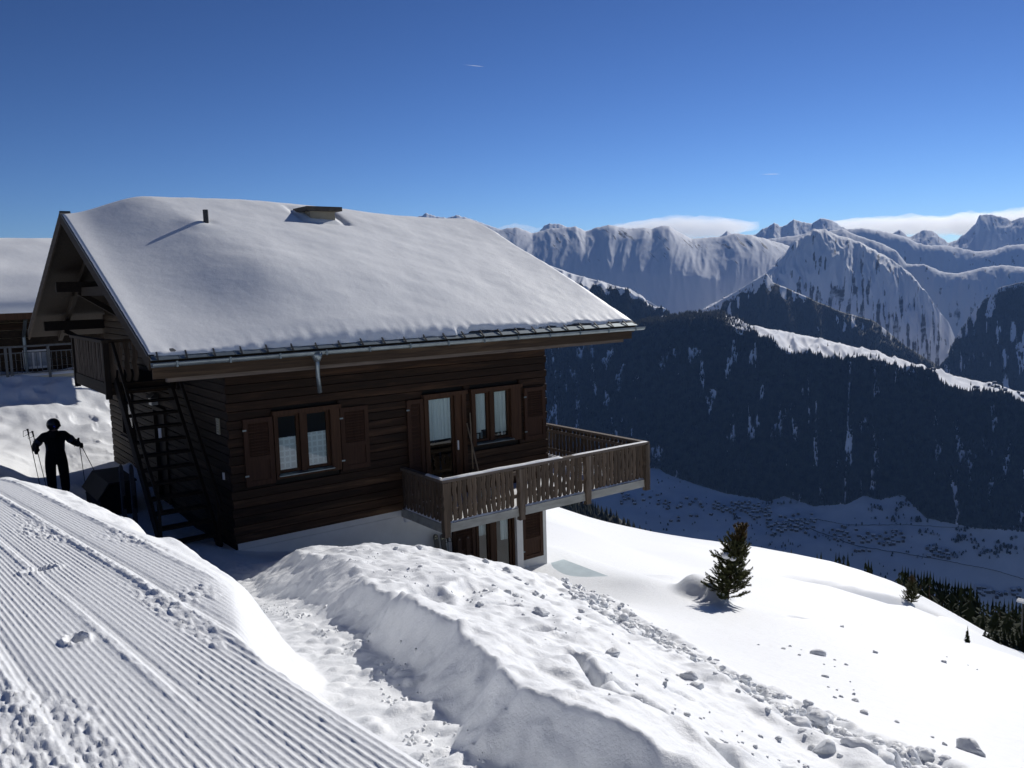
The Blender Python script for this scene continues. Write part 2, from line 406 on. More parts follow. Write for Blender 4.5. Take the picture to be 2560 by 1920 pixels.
def path_dist(x, y):
    best = np.full(x.shape, 1e9); side = np.zeros(x.shape); zf = np.zeros(x.shape); al = np.zeros(x.shape); L = 0.0
    for i in range(len(PATH) - 1):
        a = PATH[i]; b = PATH[i + 1]; dx, dy = b[0] - a[0], b[1] - a[1]; l2 = dx * dx + dy * dy
        t = np.clip(((x - a[0]) * dx + (y - a[1]) * dy) / l2, 0, 1)
        qx = x - a[0] - t * dx; qy = y - a[1] - t * dy; d = np.sqrt(qx * qx + qy * qy)
        m = d < best
        best = np.where(m, d, best); zf = np.where(m, a[2] + t * (b[2] - a[2]), zf); side = np.where(m, np.sign(dx * qy - dy * qx), side); al = np.where(m, L + t * math.sqrt(l2), al)
        L += math.sqrt(l2)
    return best, -side, zf, al           # side > 0: right of the way away from the camera

TRAIL = np.array([at(*q) for q in [(1340, 1472, 12.9), (1420, 1487, 12.5), (1520, 1528, 11.0), (1640, 1610, 8.5), (1760, 1690, 7.2), (1900, 1752, 6.5), (2060, 1832, 5.7), (2200, 1885, 5.3), (2340, 1945, 4.9), (2500, 2030, 4.4)]])
def trail_dist(x, y):
    best = np.full(np.shape(x), 1e9)
    for i in range(len(TRAIL) - 1):
        a = TRAIL[i]; b = TRAIL[i + 1]; dx, dy = b[0] - a[0], b[1] - a[1]
        t = np.clip(((x - a[0]) * dx + (y - a[1]) * dy) / (dx * dx + dy * dy), 0, 1)
        best = np.minimum(best, np.hypot(x - a[0] - t * dx, y - a[1] - t * dy))
    return best

def lumps(x, y, size, seed, jit=0.9, keep=0.6, rmin=.25, rmax=.55):    # rounded clods, 0..1
    gx = np.floor(x / size); gy = np.floor(y / size); h = np.zeros(np.shape(x))
    for i in (-1, 0, 1):
        for j in (-1, 0, 1):
            a = _hash(gx + i, gy + j, seed) % 1000 / 1000.; b = _hash(gx + i, gy + j, seed + 5) % 1000 / 1000.; c = _hash(gx + i, gy + j, seed + 9) % 1000 / 1000.
            k = _hash(gx + i, gy + j, seed + 13) % 1000 / 1000.
            cx = (gx + i + .5 + jit * (a - .5)) * size; cy = (gy + j + .5 + jit * (b - .5)) * size; r = (rmin + (rmax - rmin) * c) * size
            d = np.hypot(x - cx, y - cy) / r
            h = np.maximum(h, np.where(k < keep, np.sqrt(np.clip(1 - d * d, 0, 1)) * (r / size) * 2, 0))
    return h

PITCH = 0.0225
def piste_u(x, y): return x + .041 * (y + 10)
def piste_edge(y): return -3.62 - .30 * sstep(-10.6, -12.4, y)

HOLES = []; DRIFT = [(0, 900, 0, 0), (1, 900, 0, 0)]; CRACK = [(0, 99, 0), (1, 99, 0)]
def hole(px, py, t, rx, ry, dep, rot=0.0, rim=0.25): p = at(px, py, t); HOLES.append((p[0], p[1], rx, ry, dep, rot, rim))

def ground_z(x, y, detail=True):
    x = np.asarray(x, float); y = np.asarray(y, float)
    z = tps(x, y)
    pm = sstep(.22, -.12, piste_u(x, y) - piste_edge(y)) * sstep(.5, -1.5, y) * sstep(-11, -8, x)
    z = z + (piste_plane(y) - z) * pm
    d, s, zf, al = path_dist(x, y)
    if detail:
        near = sstep(40, 12, np.hypot(x - CAM[0], y - CAM[1]))
        # wind-worked and shovelled relief, none on the piste
        ue = piste_u(x, y) - piste_edge(y)
        off = sstep(-.1, .5, ue) * sstep(-16, -14, y)
        flat_ = 1 - .92 * sstep(.1, 1.0, x - np.interp(y, TRAIL[::-1, 1], TRAIL[::-1, 0])) * sstep(9, 3, y)
        bank = off * sstep(8.5, 5.5, x + .55 * (y + 6)) * sstep(-1.5, -4.0, y) * flat_
        z = z + off * flat_ * (0.06 * fbm(x * .35, y * .35, 3, 3) + 0.035 * near * fbm(x * 1.1, y * 1.1, 4, 3))
        z = z + bank * (0.06 * fbm(x * 1.7, y * 1.7, 11, 5) + .018 * near * fbm(x * 6, y * 6, 14, 4) + 0.05 * np.clip(fbm(x * 2.6 + 4, y * 2.6, 12, 3), 0, 1))
        for (hx, hy, rx, ry, dep, rot, rim) in HOLES:
            c, sn = math.cos(rot), math.sin(rot); u = ((x - hx) * c + (y - hy) * sn) / rx; v = (-(x - hx) * sn + (y - hy) * c) / ry; r2 = u * u + v * v
            z = z - dep * np.exp(-np.clip(r2, 0, 30) ** 2) + rim * dep * np.exp(-((np.sqrt(r2) - 1.35) / .3) ** 2)
        # footprints on the slope behind the house and lumpy snow there
        back = sstep(9, 12, y) * sstep(12, 4, x)
        z = z + back * (0.20 * fbm(x * .55, y * .55, 21, 3) - 0.10 * lumps(x, y, .75, 22, keep=.45) * sstep(-3, -1.5, x + .5 * pn(x, y, 5)))
        dd_ = np.full(x.shape, 1e6); sd_ = np.zeros(x.shape); da = np.zeros(x.shape)   # wind drift: a soft lip with a hollow on its near side
        for (p, q) in zip(DRIFT[:-1], DRIFT[1:]):
            dx, dy = q[0] - p[0], q[1] - p[1]; l = math.hypot(dx, dy); t = np.clip(((x - p[0]) * dx + (y - p[1]) * dy) / l ** 2, 0, 1)
            e_ = np.hypot(x - p[0] - t * dx, y - p[1] - t * dy); m_ = e_ < dd_; sd_ = np.where(m_, np.sign((x - p[0]) * dy - (y - p[1]) * dx), sd_); da = np.where(m_, p[3] + (q[3] - p[3]) * t, da); dd_ = np.minimum(dd_, e_)
        sg = sd_ * dd_; z = z - da * np.where(sg > 0, np.exp(-((sg - 2.6) / 2.2) ** 2), math.exp(-(2.6 / 2.2) ** 2) * np.exp(-(sg / 4) ** 2))
        cd = np.full(x.shape, 9.0); cs = np.zeros(x.shape)      # crack running along the bank
        for (p, q) in zip(CRACK[:-1], CRACK[1:]):
            dx, dy = q[0] - p[0], q[1] - p[1]; l = math.hypot(dx, dy); t = np.clip(((x - p[0]) * dx + (y - p[1]) * dy) / l ** 2, 0, 1)
            e_ = np.hypot(x - p[0] - t * dx, y - p[1] - t * dy); s_ = np.sign((x - p[0]) * dy - (y - p[1]) * dx); cs = np.where(e_ < cd, s_, cs); cd = np.minimum(cd, e_)
        cd2 = cd + .02 * pn(x * 9, y * 9, 66); z = z - .085 * np.exp(-(cd2 / .035) ** 2) + .03 * np.exp(-((cd - .09) / .05) ** 2) * (.6 + pn(x * 6, y * 6, 67))
        # debris trail
        td = trail_dist(x, y); tw = sstep(.62, .12, td + .16 * pn(x * 2.1, y * 2.1, 31))
        z = z + tw * (0.09 * lumps(x, y, .24, 33, keep=.8) + 0.07 * lumps(x, y, .13, 34, keep=.85) - .09 + 0.05 * fbm(x * 3, y * 3, 36, 3)) + .06 * sstep(.75, .5, td) * sstep(.3, .5, td)
    # dig the path
    w = 0.21 + .05 * sstep(-10, -7, y) + (0.06 * pn(al * 1.3, s * 3.7, 41) if detail else 0)
    rw = 0.24 + .12 * sstep(-6, -3, y) + .40 * sstep(-9.8, -7.2, y)
    e = d - w + (0.11 * fbm(x * 1.5, y * 1.5, 43, 2) * (s > 0) if detail else 0)
    kr = np.clip(e / rw, 0, 1); kr = kr ** 1.35
    kl = sstep(-0.02, .45 + .35 * sstep(-10.5, -8, y), e)
    kl = np.maximum(kl, pm)
    k = np.where(s > 0, np.clip(kr, 0, 1), kl)
    fl = zf
    if detail: fl = zf + 0.03 * fbm(x * 4, y * 4, 45, 5) + 0.022 * lumps(x, y, .11, 46, keep=.5)
    deep = sstep(2.5, 0.5, y)
    z2 = fl + (z - fl) * k
    z = np.where(y < 12, z + (z2 - z) * np.where(deep > 0, 1, .6), z)
    if detail:
        # crumbling shovelled wall and lip
        wall = (s > 0) * sstep(.0, .08, k) * sstep(1.3, .35, e) * (y < -2.5) * (y > -13)
        z = z + wall * (0.020 * fbm(x * 8, y * 8, 47, 3)) + (s > 0) * (y < -4) * .03 * sstep(.55, .3, e) * sstep(.1, .25, e)
        # corduroy
        u = piste_u(x, y); ed = piste_edge(y)
        on = sstep(.05, -.08, u - ed) * sstep(-1.0, -2.5, y)
        uu = u + .0035 * pn(x * 2, y * .7, 50)
        g = 1 - 2 * np.abs(np.sin(math.pi * uu / PITCH)) ** .8
        row = np.floor(uu / PITCH); rowv = (_hash(row, row * 0 + 3, 91) % 1000) / 1000.
        brk = sstep(.16, .42, fbm(x * 1.3 + 3, y * .6 + 1, 51, 3) + .75 * sstep(-4.42, -4.62, u + .12 * pn(x * 2, y * 2, 58)) * sstep(-11.3, -12.2, y) + .20 * sstep(-.30, -.1, u - ed) + .3 * np.exp(-((u + 4.06) / .05) ** 2) - .12)
        far = sstep(13, 5, np.hypot(x - CAM[0], y - CAM[1]))
        amp = .0023 * (1 - .6 * brk) * (.5 + .5 * far) * (.55 + .7 * rowv) * (1 - .45 * sstep(-.05, .3, pn(x * 2.2, y * .5, 56))) * (1 - .6 * sstep(-3.98, -3.9, u))
        crumb = np.clip(pn(x * 70, y * 55, 52), 0, 1) + np.clip(pn(x * 38, y * 30, 59), 0, 1)
        z = z + on * (amp * g + .0035 * crumb * (.35 + 1.1 * brk + .5 * (g > .2)) + brk * (.011 * lumps(x, y, .036, 53, keep=.75) + .010 * lumps(x, y, .065, 57, keep=.3) - .003))
        # ridges left between passes of the groomer, with crumbs
        for (c0, h, wd, y0, y1, sd) in [(-3.99, .015, .026, -13.2, -2.5, 61), (-3.71, .012, .024, -11.4, -2.5, 62), (-4.33, .008, .02, -13, -6, 64), (-4.7, .01, .03, -13.5, -4, 65)]:
            dd = u - c0 + .010 * pn(y * 1.5, sd, sd); win = sstep(y0, y0 + 1, y) * sstep(y1, y1 - 1, y) * (.5 + .5 * sstep(-.3, .2, pn(y * .9, sd, sd + 2)))
            z = z + win * h * np.exp(-(dd / wd) ** 2) * (1 + .9 * fbm(x * 22, y * 14, sd, 3)) - win * .55 * h * np.exp(-((dd - 1.7 * wd) / wd) ** 2)
    return z

# hollows, prints and pits in the bank and slope
hole(1065, 1490, 6.4, .24, .15, .09, .7); hole(1180, 1500, 7.0, .28, .13, .08, .6)
hole(1480, 1652, 4.8, .15, .075, .085, .5, .3); hole(1520, 1705, 4.3, .22, .035, .045, -.2)
hole(1830, 1835, 3.9, .07, .05, .035); hole(1650, 1590, 6.6, .17, .055, .03, .4); hole(1600, 1540, 7.6, .11, .06, .04); hole(1980, 1890, 4.2, .09, .05, .035)
hole(1450, 1570, 6.3, .11, .07, .04); hole(1350, 1560, 6.0, .12, .08, .045); hole(1250, 1530, 6.6, .15, .09, .06); hole(2000, 1558, 17, .5, .12, .10, .2)
hole(1280, 1590, 5.4, .11, .06, .04); hole(1700, 1720, 4.9, .09, .05, .03); hole(1560, 1660, 5.1, .11, .045, .03)
hole(195, 1648, 3.35, .035, .05, .035, 0, .5); hole(105, 1470, 4.6, .07, .05, .02, 0, .6)
CRACK = [tuple(at(a, b, c)) for a, b, c in [(1440, 1672, 4.55), (1468, 1694, 4.4), (1505, 1741, 4.05), (1578, 1740, 4.1), (1646, 1793, 3.8), (1767, 1861, 3.5), (1809, 1898, 3.35), (1856, 1925, 3.25)]]
_d = [(1700, 1366, 45, .0), (1880, 1388, 46, .8), (2020, 1416, 46, 1.5), (2160, 1448, 46, 2.0), (2290, 1484, 46, 2.0), (2400, 1540, 46, 1.4), (2500, 1606, 44, .0)]
def _base(px, py):
    d = ray(px, py); ts = np.arange(13, 80, .2); P = CAM + d * ts[:, None]; g = ground_z(P[:, 0], P[:, 1], False); hit = P[:, 2] < g; k = int(np.argmax(hit)) if hit.any() else int(np.argmin(P[:, 2] - g)); return P[k]
_m = _base(1762, 1490); HOLES.append((_m[0], _m[1], .85, .5, -.40, .9, 0.0)); _m = _base(1705, 1462); HOLES.append((_m[0], _m[1], 1.1, .7, -.16, .3, 0.0))
DRIFT = [tuple(_base(a, b + 6)) + (e,) for a, b, c, e in _d]
def axis_pts(segs):
    out = [segs[0][0]]
    for a, b, st in segs:
        n = max(1, int(round((b - a) / st))); out += list(np.linspace(a, b, n + 1)[1:])
    return np.array(out)
def geo(a, b, s0, s1):
    out = [a]; s = s0; sign = 1 if b > a else -1
    while (out[-1] - b) * sign < 0:
        out.append(out[-1] + sign * s); s = min(s * 1.12, s1)
    out[-1] = b; return out
gx = np.concatenate([geo(-5.3, -45, .04, 3)[:0:-1], axis_pts([(-5.3, -3.55, .0040), (-3.55, -2.4, .016), (-2.4, 2.2, .028), (2.2, 7.5, .045)]), geo(7.5, 105, .06, 1.6)[1:]])
gy = np.concatenate([geo(-13.4, -30, .08, 2)[:0:-1], axis_pts([(-13.4, -9.5, .022), (-9.5, -3.2, .034), (-3.2, 3, .07), (3, 24, .13)]), geo(24, 95, .2, 1.6)[1:]])
GX, GY = np.meshgrid(gx, gy)
GZ = ground_z(GX, GY)
# the cellar of the chalet stays open: the ground dips under the floor
ins = (GX > .25) & (GX < 7.0) & (GY > .3) & (GY < 9.5)
GZ = np.where(ins, np.minimum(GZ, -2.6), GZ)
verts = np.stack([GX, GY, GZ], -1).reshape(-1, 3)
quads = grid_quads(len(gy), len(gx))
cxy = verts[quads][:, :, :2].mean(1); fx, fy = cxy[:, 0], cxy[:, 1]
pu = piste_u(fx, fy) - piste_edge(fy)
pd, ps, _, _ = path_dist(fx, fy)
is_piste = (pu < .05) & (fy < -1.2) & (fx > -40)
is_path = (~is_piste) & (pd < .36) & (fy < 11)
td_ = trail_dist(fx, fy)
is_bank = (~is_piste) & (~is_path) & (ps > 0) & (fy < -3.0) & (fy > -16) & (pd < 9) & (np.hypot(fx, fy + 8) < 10) & (fx < np.interp(fy, TRAIL[::-1, 1], TRAIL[::-1, 0]) - .3)
def sub_mesh(name, mask, mat):
    q = quads[mask]; u, inv = np.unique(q, return_inverse=True)
    return link_mesh(name, np_mesh(name, verts[u], inv.reshape(q.shape)), mat, kind='structure')
sub_mesh('groomed_piste', is_piste, M['piste'])
sub_mesh('trodden_path', is_path, M['snow'])
sub_mesh('shovelled_snow_bank', is_bank, M['snow'])
sub_mesh('snow_slope', ~(is_piste | is_path | is_bank), M['snow'])
def gz(x, y): return float(ground_z(np.array([float(x)]), np.array([float(y)]))[0])
# ---------------------------------------------------------------- far terrain: valley, forested ridge, mountains (real distances)
def rows_to_pts(rows, pxs):
    out = []
    for r in rows:
        r = sorted(r); X = np.array([q[0] for q in r], float)
        py = np.interp(pxs, X, [q[1] for q in r]); t = np.interp(pxs, X, [q[2] for q in r])
        out.append(CAM + rays(pxs, py) * t[:, None])
    return np.array(out)

TOPS = [np.array([20.0])]
def strip(name, rows, segs, px0, px1, ncol, amp=0.0, gul=200.0, seed=1, ease=None, crest_amp=6.0, forest=None, rock=None, mat=None, back=None, fine=None):
    """a mountain flank through several measured lines, near to far; gullies and spurs run down it; 'back' adds the far side"""
    pxs = np.linspace(px0, px1, ncol)
    P = rows_to_pts(rows, pxs)                                     # nrow, ncol, 3
    if back is not None:                                          # far side falls away
        e = P[-1].copy(); d = P[-1, :, :2] - CAM[:2]; d = d / np.linalg.norm(d, axis=1)[:, None]
        e[:, :2] += d * back[0]; e[:, 2] -= back[1]; P = np.concatenate([P, e[None]]); segs = list(segs) + [14]
    s = np.concatenate([[0], np.cumsum(np.linalg.norm(np.diff(P[len(rows) - 1, :, :2], axis=0), axis=1))])
    V = []; W = []; SS = []; D = []; dist = np.zeros(ncol)
    nr = len(P)
    for k in range(nr - 1):
        n = segs[k]; ls = np.linalg.norm(P[k + 1, :, :2] - P[k, :, :2], axis=1)
        for j in range(n + (k == nr - 2)):
            f = j / n
            fz = f
            if ease and ease.get(k): p = ease[k]; fz = 1 - (1 - f) ** p if p > 0 else f ** (-p)
            q = P[k] + (P[k + 1] - P[k]) * f; q[:, 2] = P[k, :, 2] + (P[k + 1, :, 2] - P[k, :, 2]) * fz
            V.append(q); W.append(np.full(ncol, k + f)); D.append(dist + ls * f); SS.append(s)
        dist = dist + ls
    V = np.array(V); W = np.array(W); D = np.array(D); SS = np.array(SS)
    top = len(rows) - 1
    warp = SS + .35 * gul * pn(SS / gul * .7, D / gul * .5, seed + 3)
    g = np.abs(pn(warp / gul, D / (gul * 3.5), seed)) + .55 * np.abs(pn(warp / gul * 2.3, D / (gul * 2.2), seed + 1)) + .3 * np.abs(pn(warp / gul * 5.1, D / gul * 1.2, seed + 2))
    win = np.clip(W, 0, 1) * np.where(W <= top, sstep(0, .25, top - W), 0)
    wc = np.exp(-((W - top) / .12) ** 2)
    V[..., 2] += amp * (.45 - g) * 1.6 * win + crest_amp * wc * (fbm(SS / 70., SS * 0, seed + 7, 5)) * 1.4
    if fine: V[..., 2] += .55 * fine * (.9 - 2.6 * np.abs(pn(SS / 62 + .4 * pn(SS / 80, D / 120, seed + 8), D / 260, seed + 9)) - 1.5 * np.abs(pn(SS / 27, D / 110, seed + 10)) + .5 * fbm(SS / 30, D / 60, seed + 11, 3)) * np.where(W <= top, 1, .3)
    TOPS.append(V[..., 2].max(keepdims=True).ravel())
    nc = ncol; me = np_mesh(name, V.reshape(-1, 3), grid_quads(V.shape[0], nc))
    PX = np.broadcast_to(pxs, W.shape)
    if forest is not None:
        a = me.attributes.new('cover', 'FLOAT', 'POINT'); a.data.foreach_set('value', np.clip(forest(W, SS, D, PX, g), 0, 1).astype(np.float32).ravel())
    o = link_mesh(name, me, mat or M['mountain'], kind='structure')
    return V, W, SS, D, PX, g

M['mountain'] = attr_mat('snow and rock', 'cover', [(0.45, (0.82, 0.84, 0.88)), (0.68, (0.12, 0.115, 0.11))], noise_scale=0.012)
M['woodland'] = attr_mat('snow under forest', 'cover', [(0.42, (0.78, 0.80, 0.84)), (0.58, (0.03, 0.034, 0.026))], noise_scale=0.02)
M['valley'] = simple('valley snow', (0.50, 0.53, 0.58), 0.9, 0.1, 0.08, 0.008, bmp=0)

FOOT = [(1200, 1130, 4100), (1400, 1130, 4000), (1560, 1158, 3780), (1620, 1169, 3700), (1648, 1172, 3690), (1666, 1186, 3650), (1805, 1232, 3500), (1921, 1255, 3400), (1960, 1240, 3420), (2037, 1267, 3350), (2118, 1261, 3300), (2160, 1240, 3330), (2200, 1252, 3300), (2257, 1240, 3300), (2315, 1296, 3150), (2430, 1319, 3050), (2560, 1331, 3000), (2760, 1345, 2900)]
TOPF = [(1200, 905, 5200), (1366, 862, 5000), (1550, 834, 4800), (1640, 814, 4700), (1735, 800, 4600), (1805, 806, 4500), (1840, 818, 4400), (1880, 836, 4300), (1911, 849, 4250), (1972, 880, 4100), (2018, 890, 4050), (2095, 895, 4000), (2172, 900, 3950), (2218, 909, 3900), (2264, 924, 3850), (2341, 938, 3800), (2378, 964, 3720), (2433, 980, 3700), (2495, 992, 3650), (2560, 1007, 3600), (2760, 1050, 3500)]
CRF = [(1200, 880, 5500), (1400, 840, 5300), (1550, 822, 5100), (1640, 800, 5050), (1735, 786, 5000), (1805, 789, 4950), (1880, 815, 4850), (1972, 831, 4700), (2064, 850, 4550), (2157, 873, 4400), (2218, 896, 4300), (2310, 921, 4200), (2403, 944, 4100), (2495, 963, 4000), (2560, 982, 3950), (2760, 1030, 3800)]
FOOT = [(a, b, c * 1.06) for a, b, c in FOOT]
FLOOR0 = [(1100, 1460, 2950), (1500, 1490, 2850), (2000, 1530, 2720), (2560, 1570, 2680), (2760, 1590, 2640)]

FLOOR0 = [(a, b, c * 1.10) for a, b, c in FLOOR0]
# hillside below the house, down to the valley floor and on to the foot of the ridge
az0, az1 = math.radians(-20), math.radians(105)
azs = np.linspace(az0, az1, 260)
rr = np.concatenate([np.geomspace(80, 2300, 60)])
RR, AA = np.meshgrid(rr, azs, indexing='ij')
HX = CAM[0] + RR * np.cos(AA); HY = CAM[1] + RR * np.sin(AA)
zn = tps(np.clip(HX, -40, 96), np.clip(HY, -28, 92))
over = np.maximum(np.hypot(HX - np.clip(HX, -40, 96), HY - np.clip(HY, -28, 92)), 0)
zz = zn - .8 - .58 * over + 12 * fbm(HX / 140, HY / 140, 71, 4) * sstep(60, 260, over)
zz = np.maximum(zz, -1190 + 10 * fbm(HX / 200, HY / 200, 72, 3))
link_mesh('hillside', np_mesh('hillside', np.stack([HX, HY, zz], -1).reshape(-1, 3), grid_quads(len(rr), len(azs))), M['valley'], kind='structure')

pxs = np.linspace(1000, 2760, 240)
VP = rows_to_pts([FLOOR0, FOOT], pxs)
fl = []
for f in np.concatenate([[-.9, -.5, -.2], np.linspace(0, 1.06, 90)]):
    q = VP[0] + (VP[1] - VP[0]) * f
    q[:, 2] = VP[0, :, 2] + (VP[1, :, 2] - VP[0, :, 2]) * max(f, 0) ** .9 + (10 * fbm(q[:, 0] / 260, q[:, 1] / 260, 74, 4) if f > 0 else 0)
    if f < 0: q[:, 2] = VP[0, :, 2] + f * 20
    fl.append(q)
fl = np.array(fl)
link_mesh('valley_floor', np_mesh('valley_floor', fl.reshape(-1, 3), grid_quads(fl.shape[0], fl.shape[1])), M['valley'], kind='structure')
_fp = rows_to_pts([FLOOR0, FOOT], pxs)
def floor_at(px, py):                    # point of the valley floor seen at a photograph pixel
    a = np.array([np.interp(px, pxs, VP[0, :, i]) for i in range(3)]); b = np.array([np.interp(px, pxs, VP[1, :, i]) for i in range(3)])
    d = ray(px, py); best = None
    for f in np.linspace(-.2, 1.06, 200):
        q = a + (b - a) * f; q[2] = a[2] + (b[2] - a[2]) * max(f, 0) ** .9
        t = (q - CAM) @ FV; e = abs((CAM + d * t - q)[2])
        if best is None or e < best[0]: best = (e, f, q)
    q = best[2]; q[2] += 10 * float(fbm(np.array([q[0] / 260]), np.array([q[1] / 260]), 74, 4)[0]); return q

def clearings(SS, D, seed, sx=48., sy=190., lo=.20):
    return sstep(lo, lo + .12, fbm(SS / sx, D / sy, seed, 4)) * sstep(-.25, .1, fbm(SS / 520., D / 420., seed + 40, 2))

def cover_F(W, SS, D, PX, g):
    c = np.ones(W.shape) - .4 * sstep(.38, .55, fbm(SS / 17., D / 75., 87, 3)) * (W < .97)
    c -= .72 * clearings(SS, D, 81)
    c -= .62 * sstep(3.6, 1.6, np.abs(PX - (2112 + 14 * W)))                 # straight cut through the wood
    edge = .88 + .10 * fbm(SS / 60., D / 200., 83, 3)
    open_ = sstep(0, .05, W - 1 + .05 * sstep(1700, 1950, PX) - .02)
    c = np.where(W > 1 - .03, c * (1 - sstep(.97, 1.03, W + .035 * pn(SS / 70., D / 90., 84)) * sstep(1780, 1900, PX)), c)
    left = sstep(1900, 1780, PX)
    c = np.where((W > .97), np.where(PX < 1860, np.maximum(c * left, 0) * (1 - .85 * sstep(1.55, 1.75, W + .3 * pn(SS / 60., D / 60., 85))), c), c)
    return c
VF = strip('forested_ridge', [FOOT, TOPF, CRF], [80, 26], 1150, 2760, 640, amp=46, gul=260, seed=80, forest=cover_F, mat=M['woodland'], back=(700, 260), crest_amp=2, fine=5)

KN_C = [(1150, 1215, 1500), (1370, 1238, 1450), (1440, 1252, 1420), (1500, 1276, 1400), (1545, 1295, 1380), (1590, 1325, 1350), (1640, 1350, 1330), (1760, 1400, 1300)]
KN_B = [(1150, 1480, 1150), (1760, 1520, 1150)]
VK = strip('wooded_knoll', [KN_B, KN_C], [40], 1150, 1760, 120, amp=15, gul=120, seed=90, forest=lambda W, SS, D, PX, g: np.where(W <= 1, 1 - .8 * clearings(SS, D, 91, 40, 90, .25), 1), mat=M['woodland'], back=(120, 140), crest_amp=2)

LK_C = [(1100, 610, 6100), (1300, 641, 6050), (1376, 664, 6000), (1430, 684, 6000), (1458, 692, 6000), (1520, 708, 5980), (1550, 722, 5950), (1620, 752, 5900), (1655, 773, 5850), (1680, 796, 5800), (1710, 830, 5750), (1760, 880, 5700)]
LK_T = [(1100, 690, 5900), (1376, 705, 5850), (1470, 716, 5800), (1520, 718, 5850), (1550, 728, 5850), (1620, 756, 5830), (1655, 776, 5800), (1680, 799, 5760), (1710, 833, 5720), (1760, 884, 5690)]
LK_B = [(1100, 1060, 5250), (1400, 1040, 5200), (1700, 980, 5250), (1760, 960, 5300)]
VL = strip('snow_capped_knoll', [LK_B, LK_T, LK_C], [70, 14], 1100, 1760, 260, amp=60, gul=240, seed=100, mat=M['woodland'], back=(500, 260), crest_amp=3,
           forest=lambda W, SS, D, PX, g: np.where(W < 1 + .25 * pn(SS / 60., D / 60., 103), 1 - clearings(SS, D, 101, 60, 240, .16), .25 * sstep(1500, 1560, PX)))

SP_C = [(1600, 860, 6300), (1700, 800, 6300), (1780, 764, 6350), (1840, 729, 6400), (1880, 705, 6400), (1917, 684, 6400), (1932, 706, 6380), (1990, 730, 6350), (2050, 757, 6300), (2100, 778, 6250), (2187, 803, 6200), (2218, 828, 6150), (2264, 865, 6050), (2330, 905, 5950), (2420, 960, 5850)]
SP_B = [(1600, 960, 5600), (1800, 960, 5600), (2200, 1000, 5500), (2420, 1040, 5400)]
VS = strip('wooded_spur', [SP_B, SP_C], [70], 1600, 2420, 300, amp=85, gul=230, seed=110, mat=M['woodland'], back=(600, 330), crest_amp=5,
           forest=lambda W, SS, D, PX, g: np.where(W <= 1, 1 - clearings(SS, D, 111, 50, 420, .08) - .75 * sstep(.82, .97, W + .1 * pn(SS / 80., D / 90., 113)) * sstep(1990, 1900, PX), .2))

R_C = [(2350, 915, 6000), (2369, 896, 6000), (2375, 869, 6000), (2402, 823, 6050), (2433, 777, 6100), (2464, 745, 6100), (2495, 720, 6100), (2525, 712, 6100), (2560, 704, 6100), (2760, 680, 6100)]
R_B = [(2350, 960, 5700), (2450, 1040, 5300), (2560, 1070, 5200), (2760, 1090, 5000)]
VR = strip('wooded_slope', [R_B, R_C], [70], 2350, 2760, 170, amp=60, gul=240, seed=120, mat=M['woodland'], back=(800, 100), crest_amp=4,
           forest=lambda W, SS, D, PX, g: np.where(W <= 1, 1 - .9 * clearings(SS, D, 121, 60, 380, .15) - .5 * sstep(.85, 1, W), 0))

M1_C = [(1000, 560, 9600), (1200, 575, 9500), (1246, 574, 9500), (1292, 568, 9500), (1332, 583, 9500), (1378, 571, 9500), (1409, 569, 9500), (1440, 566, 9500), (1464, 578, 9500), (1495, 568, 9500), (1523, 562, 9500), (1547, 567, 9500), (1578, 572, 9500), (1609, 569, 9500), (1630, 572, 9500), (1655, 564, 9500), (1673, 565, 9500), (1698, 581, 9500), (1729, 597, 9500), (1763, 594, 9500), (1800, 592, 9500), (1839, 583, 9500), (1880, 588, 9500), (1945, 606, 9500), (2050, 640, 9500)]
M1_M = [(1000, 680, 8700), (1400, 680, 8650), (1700, 690, 8600), (2050, 720, 8600)]
M1_B = [(1000, 1060, 7400), (1400, 1060, 7300), (1700, 1040, 7300), (2050, 1040, 7300)]
def rockm(th, seed, sx=40., sy=330., lo=.2):
    return lambda W, SS, D, PX, g: np.where(W < 50, sstep(lo, lo + .3, fbm(SS / sx, D / sy, seed, 4)) * .62 * th(W), 0)
strip('snowy_mountain_wall', [M1_B, M1_M, M1_C], [50, 60], 1000, 2050, 460, amp=32, gul=420, seed=130, crest_amp=7, back=(900, 420), ease={1: 1.25}, fine=3.5,
      forest=lambda W, SS, D, PX, g: .66 * sstep(.22, .5, fbm((SS + .5 * D) / 52., D / 400., 131, 4) + .18 * np.exp(-((W - 1.72) / .16) ** 2) - .12 * (W < 1.4)) * (W < 1.97))

M2_C = [(1650, 900, 7600), (1760, 770, 7800), (1840, 729, 7900), (1880, 705, 8000), (1917, 680, 8000), (1935, 658, 8000), (1963, 632, 8000), (1988, 598, 8000), (2012, 585, 8000), (2034, 572, 8000), (2064, 574, 7950), (2095, 589, 7900), (2120, 595, 7850), (2150, 605, 7750), (2187, 626, 7600), (2218, 641, 7500), (2249, 663, 7350), (2280, 687, 7200), (2295, 706, 7100), (2313, 727, 7000), (2341, 770, 6850), (2372, 807, 6750), (2390, 850, 6700), (2420, 930, 6700)]
M2_M = [(1650, 905, 7300), (1800, 800, 7300), (1917, 740, 7300), (2034, 690, 7350), (2150, 700, 7200), (2250, 740, 7000), (2313, 780, 6800), (2372, 850, 6600), (2420, 935, 6600)]
M2_B = [(1650, 960, 6700), (2034, 930, 6500), (2250, 930, 6300), (2420, 950, 6300)]
strip('pyramid_mountain', [M2_B, M2_M, M2_C], [60, 60], 1650, 2420, 460, amp=62, gul=250, seed=140, crest_amp=7, back=(700, 330), ease={1: 1.2}, fine=6,
      forest=lambda W, SS, D, PX, g: .66 * sstep(.16, .42, fbm(SS / 46., D / 330., 141, 4) + .30 * sstep(1.35, .55, W)) * (W < 1.9))

